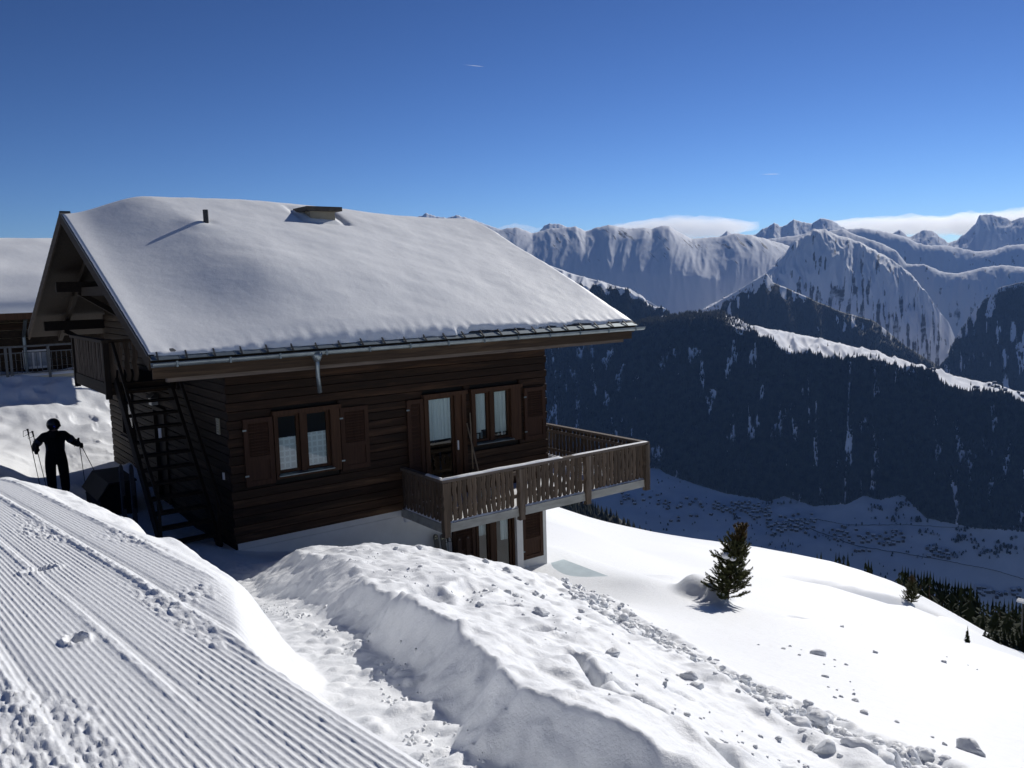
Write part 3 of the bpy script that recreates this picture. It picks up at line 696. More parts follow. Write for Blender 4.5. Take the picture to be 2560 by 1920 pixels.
M25_C = [(1900, 600, 10000), (2060, 580, 9900), (2107, 572, 9800), (2141, 588, 9600), (2200, 607, 9400), (2240, 626, 9200), (2267, 660, 9000), (2310, 661, 8900), (2360, 681, 8800), (2396, 684, 8800), (2464, 667, 8800), (2510, 663, 8800), (2560, 668, 8800), (2760, 660, 8800)]
M25_B = [(1900, 900, 8600), (2300, 920, 8000), (2460, 910, 7900), (2560, 910, 7900), (2760, 910, 7900)]
strip('snowy_middle_ridge', [M25_B, M25_C], [80], 1900, 2760, 330, amp=52, gul=300, seed=150, crest_amp=6, back=(700, 150), ease={0: 1.3}, fine=6,
      forest=lambda W, SS, D, PX, g: .6 * sstep(.3, .55, fbm(SS / 60., D / 200., 151, 4) + .25 * sstep(.8, .3, W)) * (W < .97))

M28_C = [(2000, 600, 11800), (2100, 575, 11700), (2157, 570, 11600), (2206, 578, 11500), (2264, 592, 11400), (2290, 606, 11300), (2312, 613, 11200), (2360, 614, 11200), (2402, 621, 11200), (2442, 629, 11200), (2479, 626, 11200), (2519, 614, 11200), (2556, 611, 11200), (2760, 595, 11200)]
M28_B = [(2000, 760, 10700), (2300, 770, 10400), (2560, 760, 10400), (2760, 760, 10400)]
strip('snowy_back_ridge', [M28_B, M28_C], [60], 2000, 2760, 280, amp=40, gul=330, seed=160, crest_amp=8, back=(900, 200), ease={0: 1.35}, fine=6,
      forest=lambda W, SS, D, PX, g: .6 * sstep(.25, .5, fbm(SS / 60., D / 260., 161, 4)) * (W < .95))

M0_C = [(950, 560, 13200), (1040, 545, 13200), (1065, 533, 13200), (1090, 541, 13200), (1120, 545, 13200), (1140, 538, 13200), (1170, 545, 13200), (1200, 556, 13200), (1300, 590, 13200), (1345, 583, 13200), (1363, 562, 13200), (1375, 559, 13200), (1400, 560, 13200), (1418, 568, 13200), (1445, 580, 13200), (1600, 610, 13200), (1780, 600, 13200), (1800, 592, 13200), (1818, 577, 13200), (1835, 588, 13200), (1889, 587, 13200), (1908, 570, 13200), (1920, 568, 13200), (1935, 556, 13200), (1944, 562, 13200), (1954, 567, 13200), (1966, 562, 13200), (1984, 548, 13200), (2003, 555, 13200), (2030, 559, 13200), (2052, 545, 13200), (2080, 551, 13200), (2114, 572, 13200), (2170, 585, 13200), (2230, 585, 13200), (2249, 573, 13200), (2267, 589, 13200), (2279, 592, 13200), (2295, 582, 13200), (2310, 574, 13200), (2332, 577, 13200), (2369, 606, 13200), (2384, 604, 13200), (2418, 580, 13200), (2439, 558, 13200), (2449, 538, 13200), (2470, 535, 13200), (2490, 539, 13200), (2510, 543, 13200), (2529, 552, 13200), (2547, 545, 13200), (2560, 543, 13200), (2620, 545, 13200), (2760, 560, 13200)]
M0_B = [(950, 760, 11600), (2760, 760, 11600)]
strip('distant_peaks', [M0_B, M0_C], [80], 950, 2760, 760, amp=90, gul=330, seed=170, crest_amp=12, back=(900, 500), ease={0: 1.1}, fine=10,
      forest=lambda W, SS, D, PX, g: .58 * sstep(.1, .5, fbm(SS / 40., D / 160., 171, 4) + .15 * sstep(.6, .95, W)) * (W < .97))

# forests as real trees: every tree a small cone on the flank
def forest_mass(name, surf, n, hmin, hmax, seed, wmax, cover, label):
    r = np.random.default_rng(seed); V, W, SS, D, PX, g = surf
    nr, nc = W.shape; pts = []
    lim = int(np.searchsorted(W[:, 0], wmax))
    i = r.random(n * 3) * (lim - 1.01); j = r.random(n * 3) * (nc - 1.01)
    i0 = i.astype(int); j0 = j.astype(int); fi = (i - i0)[:, None]; fj = (j - j0)[:, None]
    def bl(A):
        A = A if A.ndim == 3 else A[..., None]
        return (A[i0, j0] * (1 - fj) + A[i0, j0 + 1] * fj) * (1 - fi) + (A[i0 + 1, j0] * (1 - fj) + A[i0 + 1, j0 + 1] * fj) * fi
    P = bl(V); c = cover(bl(W)[:, 0], bl(SS)[:, 0], bl(D)[:, 0], bl(PX)[:, 0], bl(g)[:, 0])
    P = P[r.random(len(P)) < np.clip(c, 0.004, 1)][:n]
    m = len(P); h = r.uniform(hmin, hmax, m) * (1 + .25 * pn(P[:, 0] / 150, P[:, 1] / 150, seed)); w = h * r.uniform(.15, .24, m); a0 = r.random(m) * 6.28
    ring = [np.stack([P[:, 0] + w * np.cos(a0 + k * math.pi / 2), P[:, 1] + w * np.sin(a0 + k * math.pi / 2), P[:, 2] - .06 * h], 1) for k in range(4)]
    tip = P + np.stack([0 * h, 0 * h, h], 1)
    v = np.stack(ring + [tip], 1).reshape(-1, 3); b = np.arange(m)[:, None] * 5
    t = np.concatenate([np.concatenate([b + k, b + (k + 1) % 4, b + 4], 1) for k in range(4)])
    link_mesh(name, np_mesh(name, v, None, t, smooth=False), M['forest'], kind='stuff', label=label, cat='forest')
forest_mass('ridge_forest', VF, 52000, 14, 27, 5, 1.75, cover_F, 'dark conifer forest covering the shaded flank of the long ridge')
forest_mass('knoll_forest', VK, 3500, 9, 17, 6, 1.05, lambda W, SS, D, PX, g: np.where(W <= 1.05, 1.0, 0), 'dark wood on the low knoll below the balcony')
forest_mass('capped_knoll_forest', VL, 8000, 14, 26, 7, 1.5, lambda W, SS, D, PX, g: np.where(W < 1 + .25 * pn(SS / 60., D / 60., 103), 1 - clearings(SS, D, 101, 60, 240, .16), .02), 'dark forest on the knoll with the sunlit snow cap')
forest_mass('spur_forest', VS, 8000, 13, 24, 8, 1.0, lambda W, SS, D, PX, g: 1 - clearings(SS, D, 111, 50, 420, .08) - .75 * sstep(.82, .97, W + .1 * pn(SS / 80., D / 90., 113)) * sstep(1990, 1900, PX), 'dark forest on the spur below the pyramid mountain')
forest_mass('slope_forest', VR, 6000, 13, 24, 9, 1.0, lambda W, SS, D, PX, g: 1 - .9 * clearings(SS, D, 121, 60, 380, .15) - .5 * sstep(.85, 1, W), 'dark forest on the steep slope at the right edge')
# ---------------------------------------------------------------- chalet
L, WD = 7.277, 9.831
RX0, RX1, RYE, RZE, RZR, RYR = -1.603, 8.767, -1.378, 3.596, 6.266, 4.9155
RS = (RZR - RZE) / (RYR - RYE)
chalet = empty('chalet', label='dark timber chalet with deep snow on its roof and a white basement', cat='chalet')
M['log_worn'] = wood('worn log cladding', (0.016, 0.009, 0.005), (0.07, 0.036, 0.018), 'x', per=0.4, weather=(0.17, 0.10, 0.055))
M['log_x'] = M['log']

def subtract(a, b, cuts):
    segs = [(a, b)]
    for c, d in cuts:
        n = []
        for p, q in segs:
            if d <= p or c >= q: n.append((p, q)); continue
            if c > p: n.append((p, c))
            if d < q: n.append((d, q))
        segs = n
    return segs

# log planks of the long front, cut round the openings
OPEN = [(.79, 2.10, 1.08, 2.36), (4.0, 5.03, .03, 2.34), (5.176, 6.50, 1.09, 2.34)]
H = .1615
for k in range(24):
    z0, z1 = k * H, (k + 1) * H
    cuts = [(a, b) for a, b, c, d in OPEN if c < z1 - .03 and d > z0 + .03]
    for (x0, x1) in subtract(-.045 if k % 2 else -.02, L + (.03 if k % 2 else .0), cuts):
        j = random.uniform(-.003, .003); q = random.uniform(.0, .002)
        poly = [(.07, z0 + .003), (.009 + j, z0 + .003 + q), (j, z0 + .009), (j - .003, (z0 + z1) / 2), (j, z1 - .008), (.009 + j, z1 - .002), (.07, z1 - .003)]
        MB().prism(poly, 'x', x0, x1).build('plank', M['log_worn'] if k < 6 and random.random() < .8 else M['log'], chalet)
# gable planks
for k in range(-2, 39):
    z0, z1 = k * H, (k + 1) * H
    ya, yb = .072, WD
    if z1 > 3.98:
        ya = max(ya, RYE + (z1 + .1 - RZE) / RS); yb = min(yb, 2 * RYR - ya)
        if yb - ya < .2: continue
    cuts = [(c, d) for c, d, e, f in [(7.1, 8.3, .98, 2.25), (4.1, 5.0, 2.75, 4.7), (4.2, 5.15, -.1, 2.05)] if e < z1 - .03 and f > z0 + .03]
    for (y0, y1) in subtract(ya, yb, cuts):
        j = random.uniform(-.005, .005)
        poly = [(.06, z0 + .003), (.012 + j, z0 + .004), (j, z0 + .014), (j - .005, (z0 + z1) / 2), (j, z1 - .014), (.012 + j, z1 - .004), (.06, z1 - .003)]
        MB().prism(poly, 'y', y0, y1).build('plank', M['log_y'], chalet)
# structure behind the planks: front leaf with openings, gable leaf, sides, floors
w = MB()
for (x0, x1, z0, z1) in [(.06, .79, 0, 3.9), (2.10, 4.0, 0, 3.9), (5.03, 5.176, 0, 3.9), (6.5, 7.2, 0, 3.9), (.79, 2.1, 0, 1.08), (.79, 2.1, 2.36, 3.9), (4.0, 5.03, 2.34, 3.9), (5.176, 6.5, 0, 1.09), (5.176, 6.5, 2.34, 3.9)]:
    w.box(x0, x1, .073, .2, z0, z1)
w.box(.062, .2, .2, WD - .05, -.35, 3.9); w.box(7.08, 7.2, .2, WD - .1, 0, 3.9); w.box(.2, 7.08, WD - .15, WD - .05, 0, 3.9)
w.prism([(.3, 3.9), (WD - .3, 3.9), (RYR, RZR - .22)], 'x', .062, .15); w.prism([(.3, 3.9), (WD - .3, 3.9), (RYR, RZR - .22)], 'x', 7.1, 7.2)
w.box(.21, 7.07, .21, WD - .2, -.05, .02); w.box(.21, 7.07, .21, WD - .2, 2.6, 2.7); w.box(.21, 7.07, 1.9, 2.0, .02, 2.6)
w.build('wall', M['room'], chalet)
MB().box(7.2, 7.262, .02, WD, .0, 3.9).build('side_cladding', M['log_y'], chalet)
# basement: white render in two lifts with a shadow joint
b = MB()
for (x0, x1, z0, z1) in [(.03, 5.22, -2.9, -.135), (6.44, 7.25, -2.9, -.135), (5.22, 6.44, -.25, -.135), (5.22, 6.44, -2.9, -1.95)]: b.box(x0, x1, .055, .3, z0, z1)
b.box(.03, 7.25, .05, .3, -.122, -.004); b.box(.04, 7.24, .07, .28, -.2, -.1)
b.box(7.0, 7.25, .3, WD, -3.5, -.004); b.box(.03, .3, .3, WD, -1.5, -.36)
b.box(.3, 7.0, 2.2, 2.3, -2.9, -.1)
b.build('basement_wall', M['plaster'], chalet)
MB().box(6.27, 6.44, -.1, .3, -2.4, -.15).build('pillar', M['plaster'], chalet)

def shutter(x0, x1, z0, z1, solid=0.42, y0=-.045, y1=-.008, parent=chalet, nsl=11, name='shutter', mat=None):
    mat = mat or M['shutter']; sw = .085
    fr = MB(); fr.box(x0, x0 + sw, y0 - .012, y1, z0, z1); fr.box(x1 - sw, x1, y0 - .012, y1, z0, z1)
    zs = z0 + (z1 - z0) * solid
    a, c = x0 + sw + .001, x1 - sw - .001
    fr.box(a, c, y0 - .011, y1, z0 + .001, z0 + .09); fr.box(a, c, y0 - .011, y1, z1 - .09, z1 - .001)
    if solid > .05: fr.box(a, c, y0 - .011, y1, zs - .045, zs + .045); fr.box(a, c, y0 + .008, y1 - .006, z0 + .09, zs - .045)
    s = fr.build(name, mat, parent)
    lo = zs + .05 if solid > .05 else z0 + .095
    n = nsl; step = (z1 - .095 - lo) / n
    for i in range(n):
        z = lo + step * (i + .5)
        sl = MB(); zc0, zc1 = z - step * .30, z + step * .46
        sl.prism([(y0 - .004, zc0 - .006), (y0 - .004, zc0 + .006), (y1 - .006, zc1 + .006), (y1 - .006, zc1 - .006)], 'x', a + .002, c - .002)
        sl.build('slat', mat, s)
    h = MB()
    for zz in (z0 + .2, z1 - .2): h.box(x0 - .02, x0 + .05, y0 - .022, y0 - .0125, zz - .014, zz + .014)
    h.build('hinge', M['zinc'], s)
    return s

def glazing(win, a, c, z0, z1, y=.045, sash=.05, mat=None):
    m = MB(); m.box(a, a + sash, y - .03, y + .03, z0, z1); m.box(c - sash, c, y - .03, y + .03, z0, z1)
    m.box(a + sash + .001, c - sash - .001, y - .029, y + .029, z0 + .001, z0 + sash); m.box(a + sash + .001, c - sash - .001, y - .029, y + .029, z1 - sash, z1 - .001)
    m.build('sash', mat or M['frame'], win)
    MB().box(a + sash - .005, c - sash + .005, y, y + .006, z0 + sash - .005, z1 - sash + .005).build('pane', M['glass'], win)

def casing(name, x0, x1, z0, z1, lw, rw, top=.08, bot=.06, y0=-.075):
    m = MB(); m.box(x0, x0 + lw, y0, .1, z0, z1 - top); m.box(x1 - rw, x1, y0, .1, z0, z1 - top)
    m.box(x0 - .03, x1 + .03, y0 - .03, .1, z1 - top + .001, z1)
    if bot: m.box(x0 + lw + .001, x1 - rw - .001, y0 + .02, .1, z0 + .001, z0 + bot)
    return m.build(name, M['frame'], chalet)

def drape(parent, x0, x1, z0, z1, y, mat, amp=.012, n=36, waves=6, seed=0):
    xs = np.linspace(x0, x1, n); ys = y + amp * np.sin((xs - x0) / (x1 - x0) * waves * 6.28 + seed) + amp * .6 * np.sin((xs - x0) * 31 + seed)
    zs = np.linspace(z0, z1, 4); v = np.stack([np.broadcast_to(xs, (4, n)), np.broadcast_to(ys, (4, n)), np.broadcast_to(zs[:, None], (4, n))], -1).reshape(-1, 3)
    link_mesh('curtain', np_mesh('curtain', v, grid_quads(4, n)), mat, parent)

# window left of the balcony
w1 = casing('window', .79, 2.10, 1.08, 2.36, .06, .19)
glazing(w1, .851, 1.30, 1.17, 2.28); glazing(w1, 1.42, 1.909, 1.17, 2.28)
MB().box(1.301, 1.419, -.045, .09, 1.141, 2.279).build('mullion', M['frame'], w1)
MB().prism([(-.13, 1.135), (-.13, 1.15), (-.02, 1.175), (-.02, 1.135)], 'x', .83, 1.93).build('sill', M['zinc'], w1)
drape(w1, .87, 1.31, 1.2, 1.83, .08, M['check_curtain'], .004, waves=2); drape(w1, 1.41, 1.90, 1.2, 1.86, .082, M['check_curtain'], .004, waves=2, seed=1)
shutter(.225, .775, 1.03, 2.27, .40); shutter(2.125, 2.72, 1.04, 2.27, .40)
# balcony door
d1 = casing('balcony_door', 4.0, 5.03, .04, 2.34, .10, .10, bot=0)
MB().box(4.76, 4.925, -.04, .09, .05, 2.255).build('stile', M['frame'], d1)
glazing(d1, 4.102, 4.755, .30, 2.25, sash=.045)
MB().box(4.105, 4.755, .0, .07, .05, .295).build('kick_panel', M['frame'], d1)
drape(d1, 4.13, 4.74, 1.33, 2.22, .085, M['net_curtain'], .012, 60, 7)
MB().box(4.79, 4.815, -.075, -.041, 1.08, 1.28).build('handle', M['white'], d1)
shutter(3.60, 3.985, .10, 2.26, 0.0, nsl=24)
# right hand window
w2 = casing('window', 5.176, 6.50, 1.09, 2.34, .10, .27)
glazing(w2, 5.277, 5.67, 1.16, 2.26); glazing(w2, 5.78, 6.229, 1.16, 2.26)
MB().box(5.671, 5.779, -.045, .09, 1.151, 2.259).build('mullion', M['frame'], w2)
MB().prism([(-.13, 1.12), (-.13, 1.135), (-.02, 1.16), (-.02, 1.12)], 'x', 5.26, 6.26).build('sill', M['zinc'], w2)
drape(w2, 5.29, 5.50, 1.35, 2.23, .075, M['white'], .008, 24, 3); drape(w2, 5.86, 6.20, 1.30, 2.23, .075, M['white'], .008, 24, 4, 2)
drape(w2, 5.505, 5.66, 1.4, 2.23, .09, M['net_curtain'], .012, 24, 3)
for i, x in enumerate((5.33, 5.42, 5.52, 5.85, 5.98, 6.08, 6.15)): MB().tube([(x, .1, 1.215), (x, .1, 1.28 + .04 * (i % 3))], .025, 7).build('jar', M['white'] if i % 2 else M['zinc'], w2)
shutter(6.62, 7.215, 1.03, 2.22, .40)
# lower door window under the balcony
w3 = casing('terrace_window', 5.22, 6.268, -1.97, -.25, .05, .06, y0=-.02)
glazing(w3, 5.271, 5.60, -1.90, -.33, y=.06); glazing(w3, 5.75, 6.205, -1.90, -.33, y=.06)
MB().box(5.601, 5.749, -.01, .1, -1.905, -.331).build('mullion', M['frame'], w3)
drape(w3, 5.29, 5.58, -.98, -.35, .13, M['net_curtain'], .012, 24, 3); drape(w3, 5.98, 6.19, -1.2, -.35, .13, M['net_curtain'], .012, 24, 3)
shutter(4.62, 5.205, -1.80, -.28, .25, y0=.0, y1=.045, nsl=14); shutter(6.50, 7.10, -1.76, -.28, .30, y0=.0, y1=.045, nsl=14)
MB().box(.9, 6.9, .31, 2.19, -2.4, -2.3).build('cellar_floor', M['room'], chalet)
# gable windows and doors
def gable_rect(name, y0, y1, z0, z1, leaf):
    m = MB(); m.box(-.05, .062, y0, y0 + .09, z0, z1); m.box(-.05, .062, y1 - .09, y1, z0, z1); m.box(-.05, .062, y0 + .091, y1 - .091, z1 - .09, z1 - .001); m.box(-.05, .062, y0 + .091, y1 - .091, z0 + .001, z0 + .06)
    p = m.build(name, M['beam_z'], chalet); MB().box(.03, .05, y0 + .091, y1 - .091, z0 + .061, z1 - .091).build(leaf, M['glass'] if leaf == 'pane' else M['beam_z'], p); return p
gw = gable_rect('window', 7.1, 8.3, .98, 2.25, 'pane'); MB().box(-.12, -.051, 7.05, 8.35, .96, .985).build('sill', M['rail'], gw)
gable_rect('attic_door', 4.1, 5.0, 2.75, 4.7, 'door_leaf'); gd = gable_rect('cellar_door', 4.2, 5.15, -.08, 2.05, 'door_leaf')
MB().box(-.062, -.055, 4.45, 4.7, 1.35, 1.62).build('notice', M['white'], gd)
lp = MB().box(-.16, -.02, 4.68, 4.92, 2.1, 2.26).build('wall_lamp', simple('frosted lamp glass', (.55, .55, .5), .3), chalet)
MB().prism([(-.2, 2.262), (-.01, 2.262), (-.01, 2.36), (-.1, 2.36)], 'y', 4.62, 4.98).build('lamp_hood', M['dark_metal'], lp)
vc = MB().box(-.03, -.008, .5, .66, 1.96, 2.26).build('vent_cover', simple('aged cream plastic', (.38, .36, .26), .6), chalet)
for i in range(5): MB().box(-.036, -.031, .53, .63, 2.0 + i * .045, 2.02 + i * .045).build('slat', M['cement'], vc)
MB().box(-.035, -.008, .42, .48, 1.13, 1.26).build('outlet_cover', M['white'], chalet)

# roof
prof = [(RYE, RZE), (RYR, RZR), (2 * RYR - RYE, RZE), (2 * RYR - RYE, RZE - .13), (RYR, RZR - .14), (RYE, RZE - .13)]
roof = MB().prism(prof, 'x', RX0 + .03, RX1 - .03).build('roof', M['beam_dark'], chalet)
def slope_z(y): return RZE + RS * (min(y, 2 * RYR - y) - RYE)
for x, dz, nm in [(RX0 + .012, -.02, 'bargeboard'), (RX1 - .012, -.02, 'bargeboard')]:
    for sgn in (0, 1):
        ya, yb = (RYE - .02, RYR) if sgn == 0 else (2 * RYR - RYE + .02, RYR)
        MB().bar((x, ya, slope_z(ya) - .09), (x, yb, RZR - .09), .035, .2).build(nm, M['beam_y'], roof)
for x in (-.85, .35, 7.6, 8.1):
    for sgn in (0, 1):
        ya, yb = (RYE + .05, RYR - .05) if sgn == 0 else (2 * RYR - RYE - .05, RYR + .05)
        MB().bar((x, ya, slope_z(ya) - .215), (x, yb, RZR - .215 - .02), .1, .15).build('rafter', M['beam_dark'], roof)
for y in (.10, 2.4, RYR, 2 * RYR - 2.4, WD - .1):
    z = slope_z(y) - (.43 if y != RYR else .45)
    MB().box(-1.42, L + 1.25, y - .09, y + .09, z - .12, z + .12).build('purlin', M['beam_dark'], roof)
    MB().bar((-.95, y, z - .13), (-.03, y, z - .75), .11, .12).build('strut', M['beam_dark'], roof)
MB().box(-.9, -.78, 1.2, WD - 1.2, 4.55, 4.75).build('tie_beam', M['beam_dark'], roof)
# boards under the eave and the fascia
for i in range(4):
    y0 = RYE + .03 + i * .31
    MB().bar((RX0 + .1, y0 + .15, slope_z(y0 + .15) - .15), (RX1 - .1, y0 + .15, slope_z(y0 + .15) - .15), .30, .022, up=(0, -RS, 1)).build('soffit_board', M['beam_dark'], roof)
MB().box(RX0 + .03, RX1 - .12, RYE - .045, RYE - .01, RZE - .33, RZE - .10).build('fascia_board', M['beam'], roof)
MB().box(RX0 + .25, RX1 - .35, RYE - .01, RYE + .11, RZE - .395, RZE - .331).build('eave_beam', M['rail'], roof)
# tiles on the open eave strip and along the rakes
nt_ = 32; tw = (RX1 - RX0 - .04) / nt_
tile_me = MB().bar((0, 0, 0), (0, .36, .36 * RS), tw - .012, .024).mesh('tile'); tile_me.materials.append(M['tile'])
for i in range(nt_):
    o = link_mesh('tile', tile_me, None, roof); o.location = (RX0 + .02 + tw * (i + .5), RYE + .06, slope_z(RYE + .06) + .02 + random.uniform(0, .006)); o.rotation_euler = (random.uniform(-.02, .02), random.uniform(-.015, .015), 0)
rake_me = MB().bar((0, 0, 0), (0, .33, .33 * RS + .012), .2, .03).mesh('rake_tile'); rake_me.materials.append(M['tile'])
for i in range(21):
    y = RYE + .04 + i * .298
    for x in (RX0 + .09, RX1 - .09):
        o = link_mesh('rake_tile', rake_me, None, roof); o.location = (x, y, slope_z(y) + .012)
rake2_me = MB().bar((0, 0, 0), (0, -.33, .33 * RS + .012), .2, .03).mesh('rake_tile'); rake2_me.materials.append(M['tile'])
for i in range(21):
    y = RYE + .04 + i * .298; o = link_mesh('rake_tile', rake2_me, None, roof); o.location = (RX0 + .09, 2 * RYR - y, slope_z(y) + .012)
# flashing panels and snow hooks between tiles and gutter
nf = 24; fw = (RX1 - RX0) / nf
fl_me = MB().bar((0, 0, 0), (0, .17, .17 * RS), fw - .008, .006).mesh('flashing_panel'); fl_me.materials.append(M['zinc'])
hk_me = MB().bar((0, 0, 0), (.03, .2, .2 * RS + .03), .022, .02).mesh('gutter_hook'); hk_me.materials.append(M['dark_metal'])
for i in range(nf):
    o = link_mesh('flashing_panel', fl_me, None, roof); o.location = (RX0 + fw * (i + .5), RYE - .11, slope_z(RYE - .11) + .012)
    o = link_mesh('gutter_hook', hk_me, None, roof); o.location = (RX0 + .1 + fw * i, RYE - .15, slope_z(RYE - .15) + .025)
# gutter with brackets and spout
GYC, GZC = -1.535, 3.52
arc = [(GYC + .07 * math.cos(a), GZC + .07 * math.sin(a)) for a in np.linspace(math.pi, 2 * math.pi, 9)] + [(GYC + .062 * math.cos(a), GZC + .062 * math.sin(a)) for a in np.linspace(2 * math.pi, math.pi, 9)]
gutter = MB().prism(arc, 'x', RX0 - .0, RX1 + .13).build('gutter', M['zinc'], chalet, smooth=False)
MB().tube([(RX0, GYC - .07, GZC), (RX1 + .13, GYC - .07, GZC)], .011, 6).build('gutter_bead', M['zinc'], gutter)
for i in range(13):
    x = RX0 + .35 + i * .82
    MB().box(x - .014, x + .014, GYC - .088, GYC - .074, GZC - .07, GZC + .02).build('bracket', M['zinc'], gutter)
sp_x = 1.06
pts = [(sp_x, GYC, GZC - .05), (sp_x, GYC, GZC - .30), (sp_x + .02, GYC + .05, GZC - .42), (sp_x + .07, GYC + .12, GZC - .72)]
dsp = MB().tube(pts, [.036, .036, .036, .036], 10).build('downspout', M['zinc'], chalet, smooth=True)
MB().tube([(sp_x, GYC, GZC - .02), (sp_x, GYC, GZC - .1), (sp_x, GYC, GZC - .17)], [.10, .085, .05], 10).build('hopper', M['zinc'], dsp, smooth=True)

# chimney and vent pipe stand on the roof
def on_roof(px, py, up): return at_plane(px, py, (0, RYE, RZE + up), (0, -RS, 1))
cb = on_roof(806, 560, .32)
cx, cy, cz = cb[0], cb[1] + .25, cb[2]
chim = MB().box(cx - .30, cx + .32, cy - .27, cy + .27, cz - .9, cz + .29).build('chimney', M['cement'], chalet)
MB().box(cx - .43, cx + .45, cy - .40, cy + .40, cz + .292, cz + .39).build('chimney_cap', M['capstone'], chim)
pb = on_roof(517, 577, .36)
MB().tube([(pb[0], pb[1], pb[2] - .6), (pb[0], pb[1], pb[2] + .43)], .055, 12).build('vent_pipe', M['dark_metal'], chalet)

# balconies
def baluster_me(seed, h, w=.094, t=.022, wavy=.012):
    r = random.Random(seed); n = 7; ph = r.uniform(0, 6.28)
    Lf = [(-w / 2 + wavy * math.sin(ph + i * 1.9) + r.uniform(-.004, .004), h * i / n) for i in range(n + 1)]
    Rt = [(w / 2 + wavy * math.sin(ph + i * 1.9) + r.uniform(-.004, .004), h * i / n) for i in range(n + 1)]
    poly = [(0, -.035)] + [(a, b) for a, b in Rt] + [(a, b) for a, b in reversed(Lf)]
    poly = [(Lf[0][0] * .5, -.028), (Rt[0][0] * .5, -.028)] + Rt + Lf[::-1]
    me = MB().prism(poly, 'y', -t / 2, t / 2).mesh('baluster'); me.materials.append(M['baluster']); return me
BX0, BY, BX1, ZT, ZB, ZR = 3.418, -1.585, 8.956, .031, -.142, .90
bal = MB()
bal.box(BX0 + .10, BX1 - .1, BY + .14, -.005, -.05, ZT - .02); bal.box(L + .02, BX1 - .1, -.004, 2.9, -.05, ZT - .02)
balcony = bal.build('balcony', M['beam_paint'], chalet)
MB().box(BX0, BX1, BY, BY + .135, ZB, ZT).build('beam', M['beam_paint'], balcony)
MB().box(BX0, BX0 + .1, BY + .136, .05, ZB, ZT - .001).build('beam', M['beam_paint'], balcony)
MB().box(BX1 - .1, BX1, BY + .136, 2.9, ZB, ZT - .001).build('beam', M['beam_paint'], balcony)
for x in (BX0 + .9, BX0 + 2.6, BX0 + 3.7): MB().box(x, x + .14, BY + .14, .2, ZB - .03, -.051).build('joist', M['beam'], balcony)
BH = .78
bms = [baluster_me(s, BH) for s in range(8)]
def put_bal(x, y, z, rz, parent, ms=bms):
    o = link_mesh('baluster', random.choice(ms), None, parent); o.location = (x, y, z); o.rotation_euler = (random.uniform(-.012, .012), random.uniform(-.012, .012), rz + random.uniform(-.05, .05)); return o
nb = 46
postx = [BX0 + .06] + [float(at_plane(px, 1180, (0, BY, 0), (0, 1, 0))[0]) for px in (1301, 1468)] + [BX1 - .05]
for i in range(nb):
    x = BX0 + .19 + (BX1 - BX0 - .36) * i / (nb - 1)
    if min(abs(x - p) for p in postx) < .09: continue
    put_bal(x, BY + .055, .085, 0, balcony)
for i in range(11):
    put_bal(BX0 + .04, BY + .19 + .135 * i, .085, math.pi / 2, balcony)
for i in range(32):
    put_bal(BX1 - .05, BY + .16 + .136 * i, .085, math.pi / 2, balcony)
def post_mb(x, y):
    prof = [(.075, -.22), (.06, -.15), (.072, -.05), (.072, .28), (.055, .36), (.076, .46), (.06, .56), (.074, .66), (.072, .84)]
    poly = [(x + w_, z) for w_, z in prof] + [(x - w_ * 1.0, z) for w_, z in reversed(prof)]
    return MB().prism(poly, 'y', y - .06, y + .05)
for x in postx: post_mb(x, BY + .01).build('post', M['baluster'], balcony)
MB().box(BX0 - .02, BX1 + .02, BY - .035, BY + .10, ZR - .055, ZR).build('handrail', M['rail'], balcony)
MB().box(BX0 - .019, BX0 + .1, BY + .101, -.02, ZR - .054, ZR - .001).build('handrail', M['rail'], balcony)
MB().box(BX1 - .1, BX1 + .019, BY + .101, 2.9, ZR - .054, ZR - .001).build('handrail', M['rail'], balcony)
for z in (.22, .70):
    MB().box(BX0 + .06, BX1 - .06, BY + .07, BY + .115, z, z + .07).build('cross_rail', M['rail'], balcony)
    MB().box(BX0 + .055, BX0 + .1, BY + .116, -.02, z, z + .07).build('cross_rail', M['rail'], balcony)
    MB().box(BX1 - .105, BX1 - .065, BY + .116, 2.9, z, z + .07).build('cross_rail', M['rail'], balcony)
# gable balcony with the steep outside stairs
g = MB(); g.box(-1.26, -.02, 3.2, 6.4, 2.72, 2.8)
gbal = g.build('balcony', M['beam_y'], chalet)
MB().box(-1.34, -1.262, 3.14, 6.46, 2.58, 2.82).build('beam', M['beam_y'], gbal)
MB().box(-1.26, -.02, 3.14, 3.198, 2.58, 2.80).build('beam', M['beam'], gbal)
bms2 = [baluster_me(s + 20, .82, .10, .022, .016) for s in range(5)]
for i in range(23): put_bal(-1.31, 3.28 + .137 * i, 2.85, math.pi / 2, gbal, bms2)
for i in range(4): put_bal(-1.2 + .14 * i, 3.17, 2.85, 0, gbal, bms2)
for y in (3.17, 6.4): MB().box(-1.36, -1.25, y - .05, y + .05, 2.5, 3.62).build('post', M['beam_z'], gbal)
MB().box(-1.38, -1.24, 3.1, 6.5, 3.621, 3.68).build('handrail', M['beam_y'], gbal); MB().box(-1.239, -.7, 3.1, 3.22, 3.622, 3.679).build('handrail', M['beam'], gbal)
for z in (2.95, 3.5): MB().box(-1.285, -1.25, 3.22, 6.34, z, z + .07).build('cross_rail', M['beam_y'], gbal)
stair = MB().bar((-1.18, 3.05, 2.85), (-1.18, .35, -.1), .06, .24).build('staircase', M['beam_dark'], chalet)
MB().bar((-.2, 3.05, 2.85), (-.2, .35, -.1), .06, .24).build('stringer', M['beam_dark'], stair)
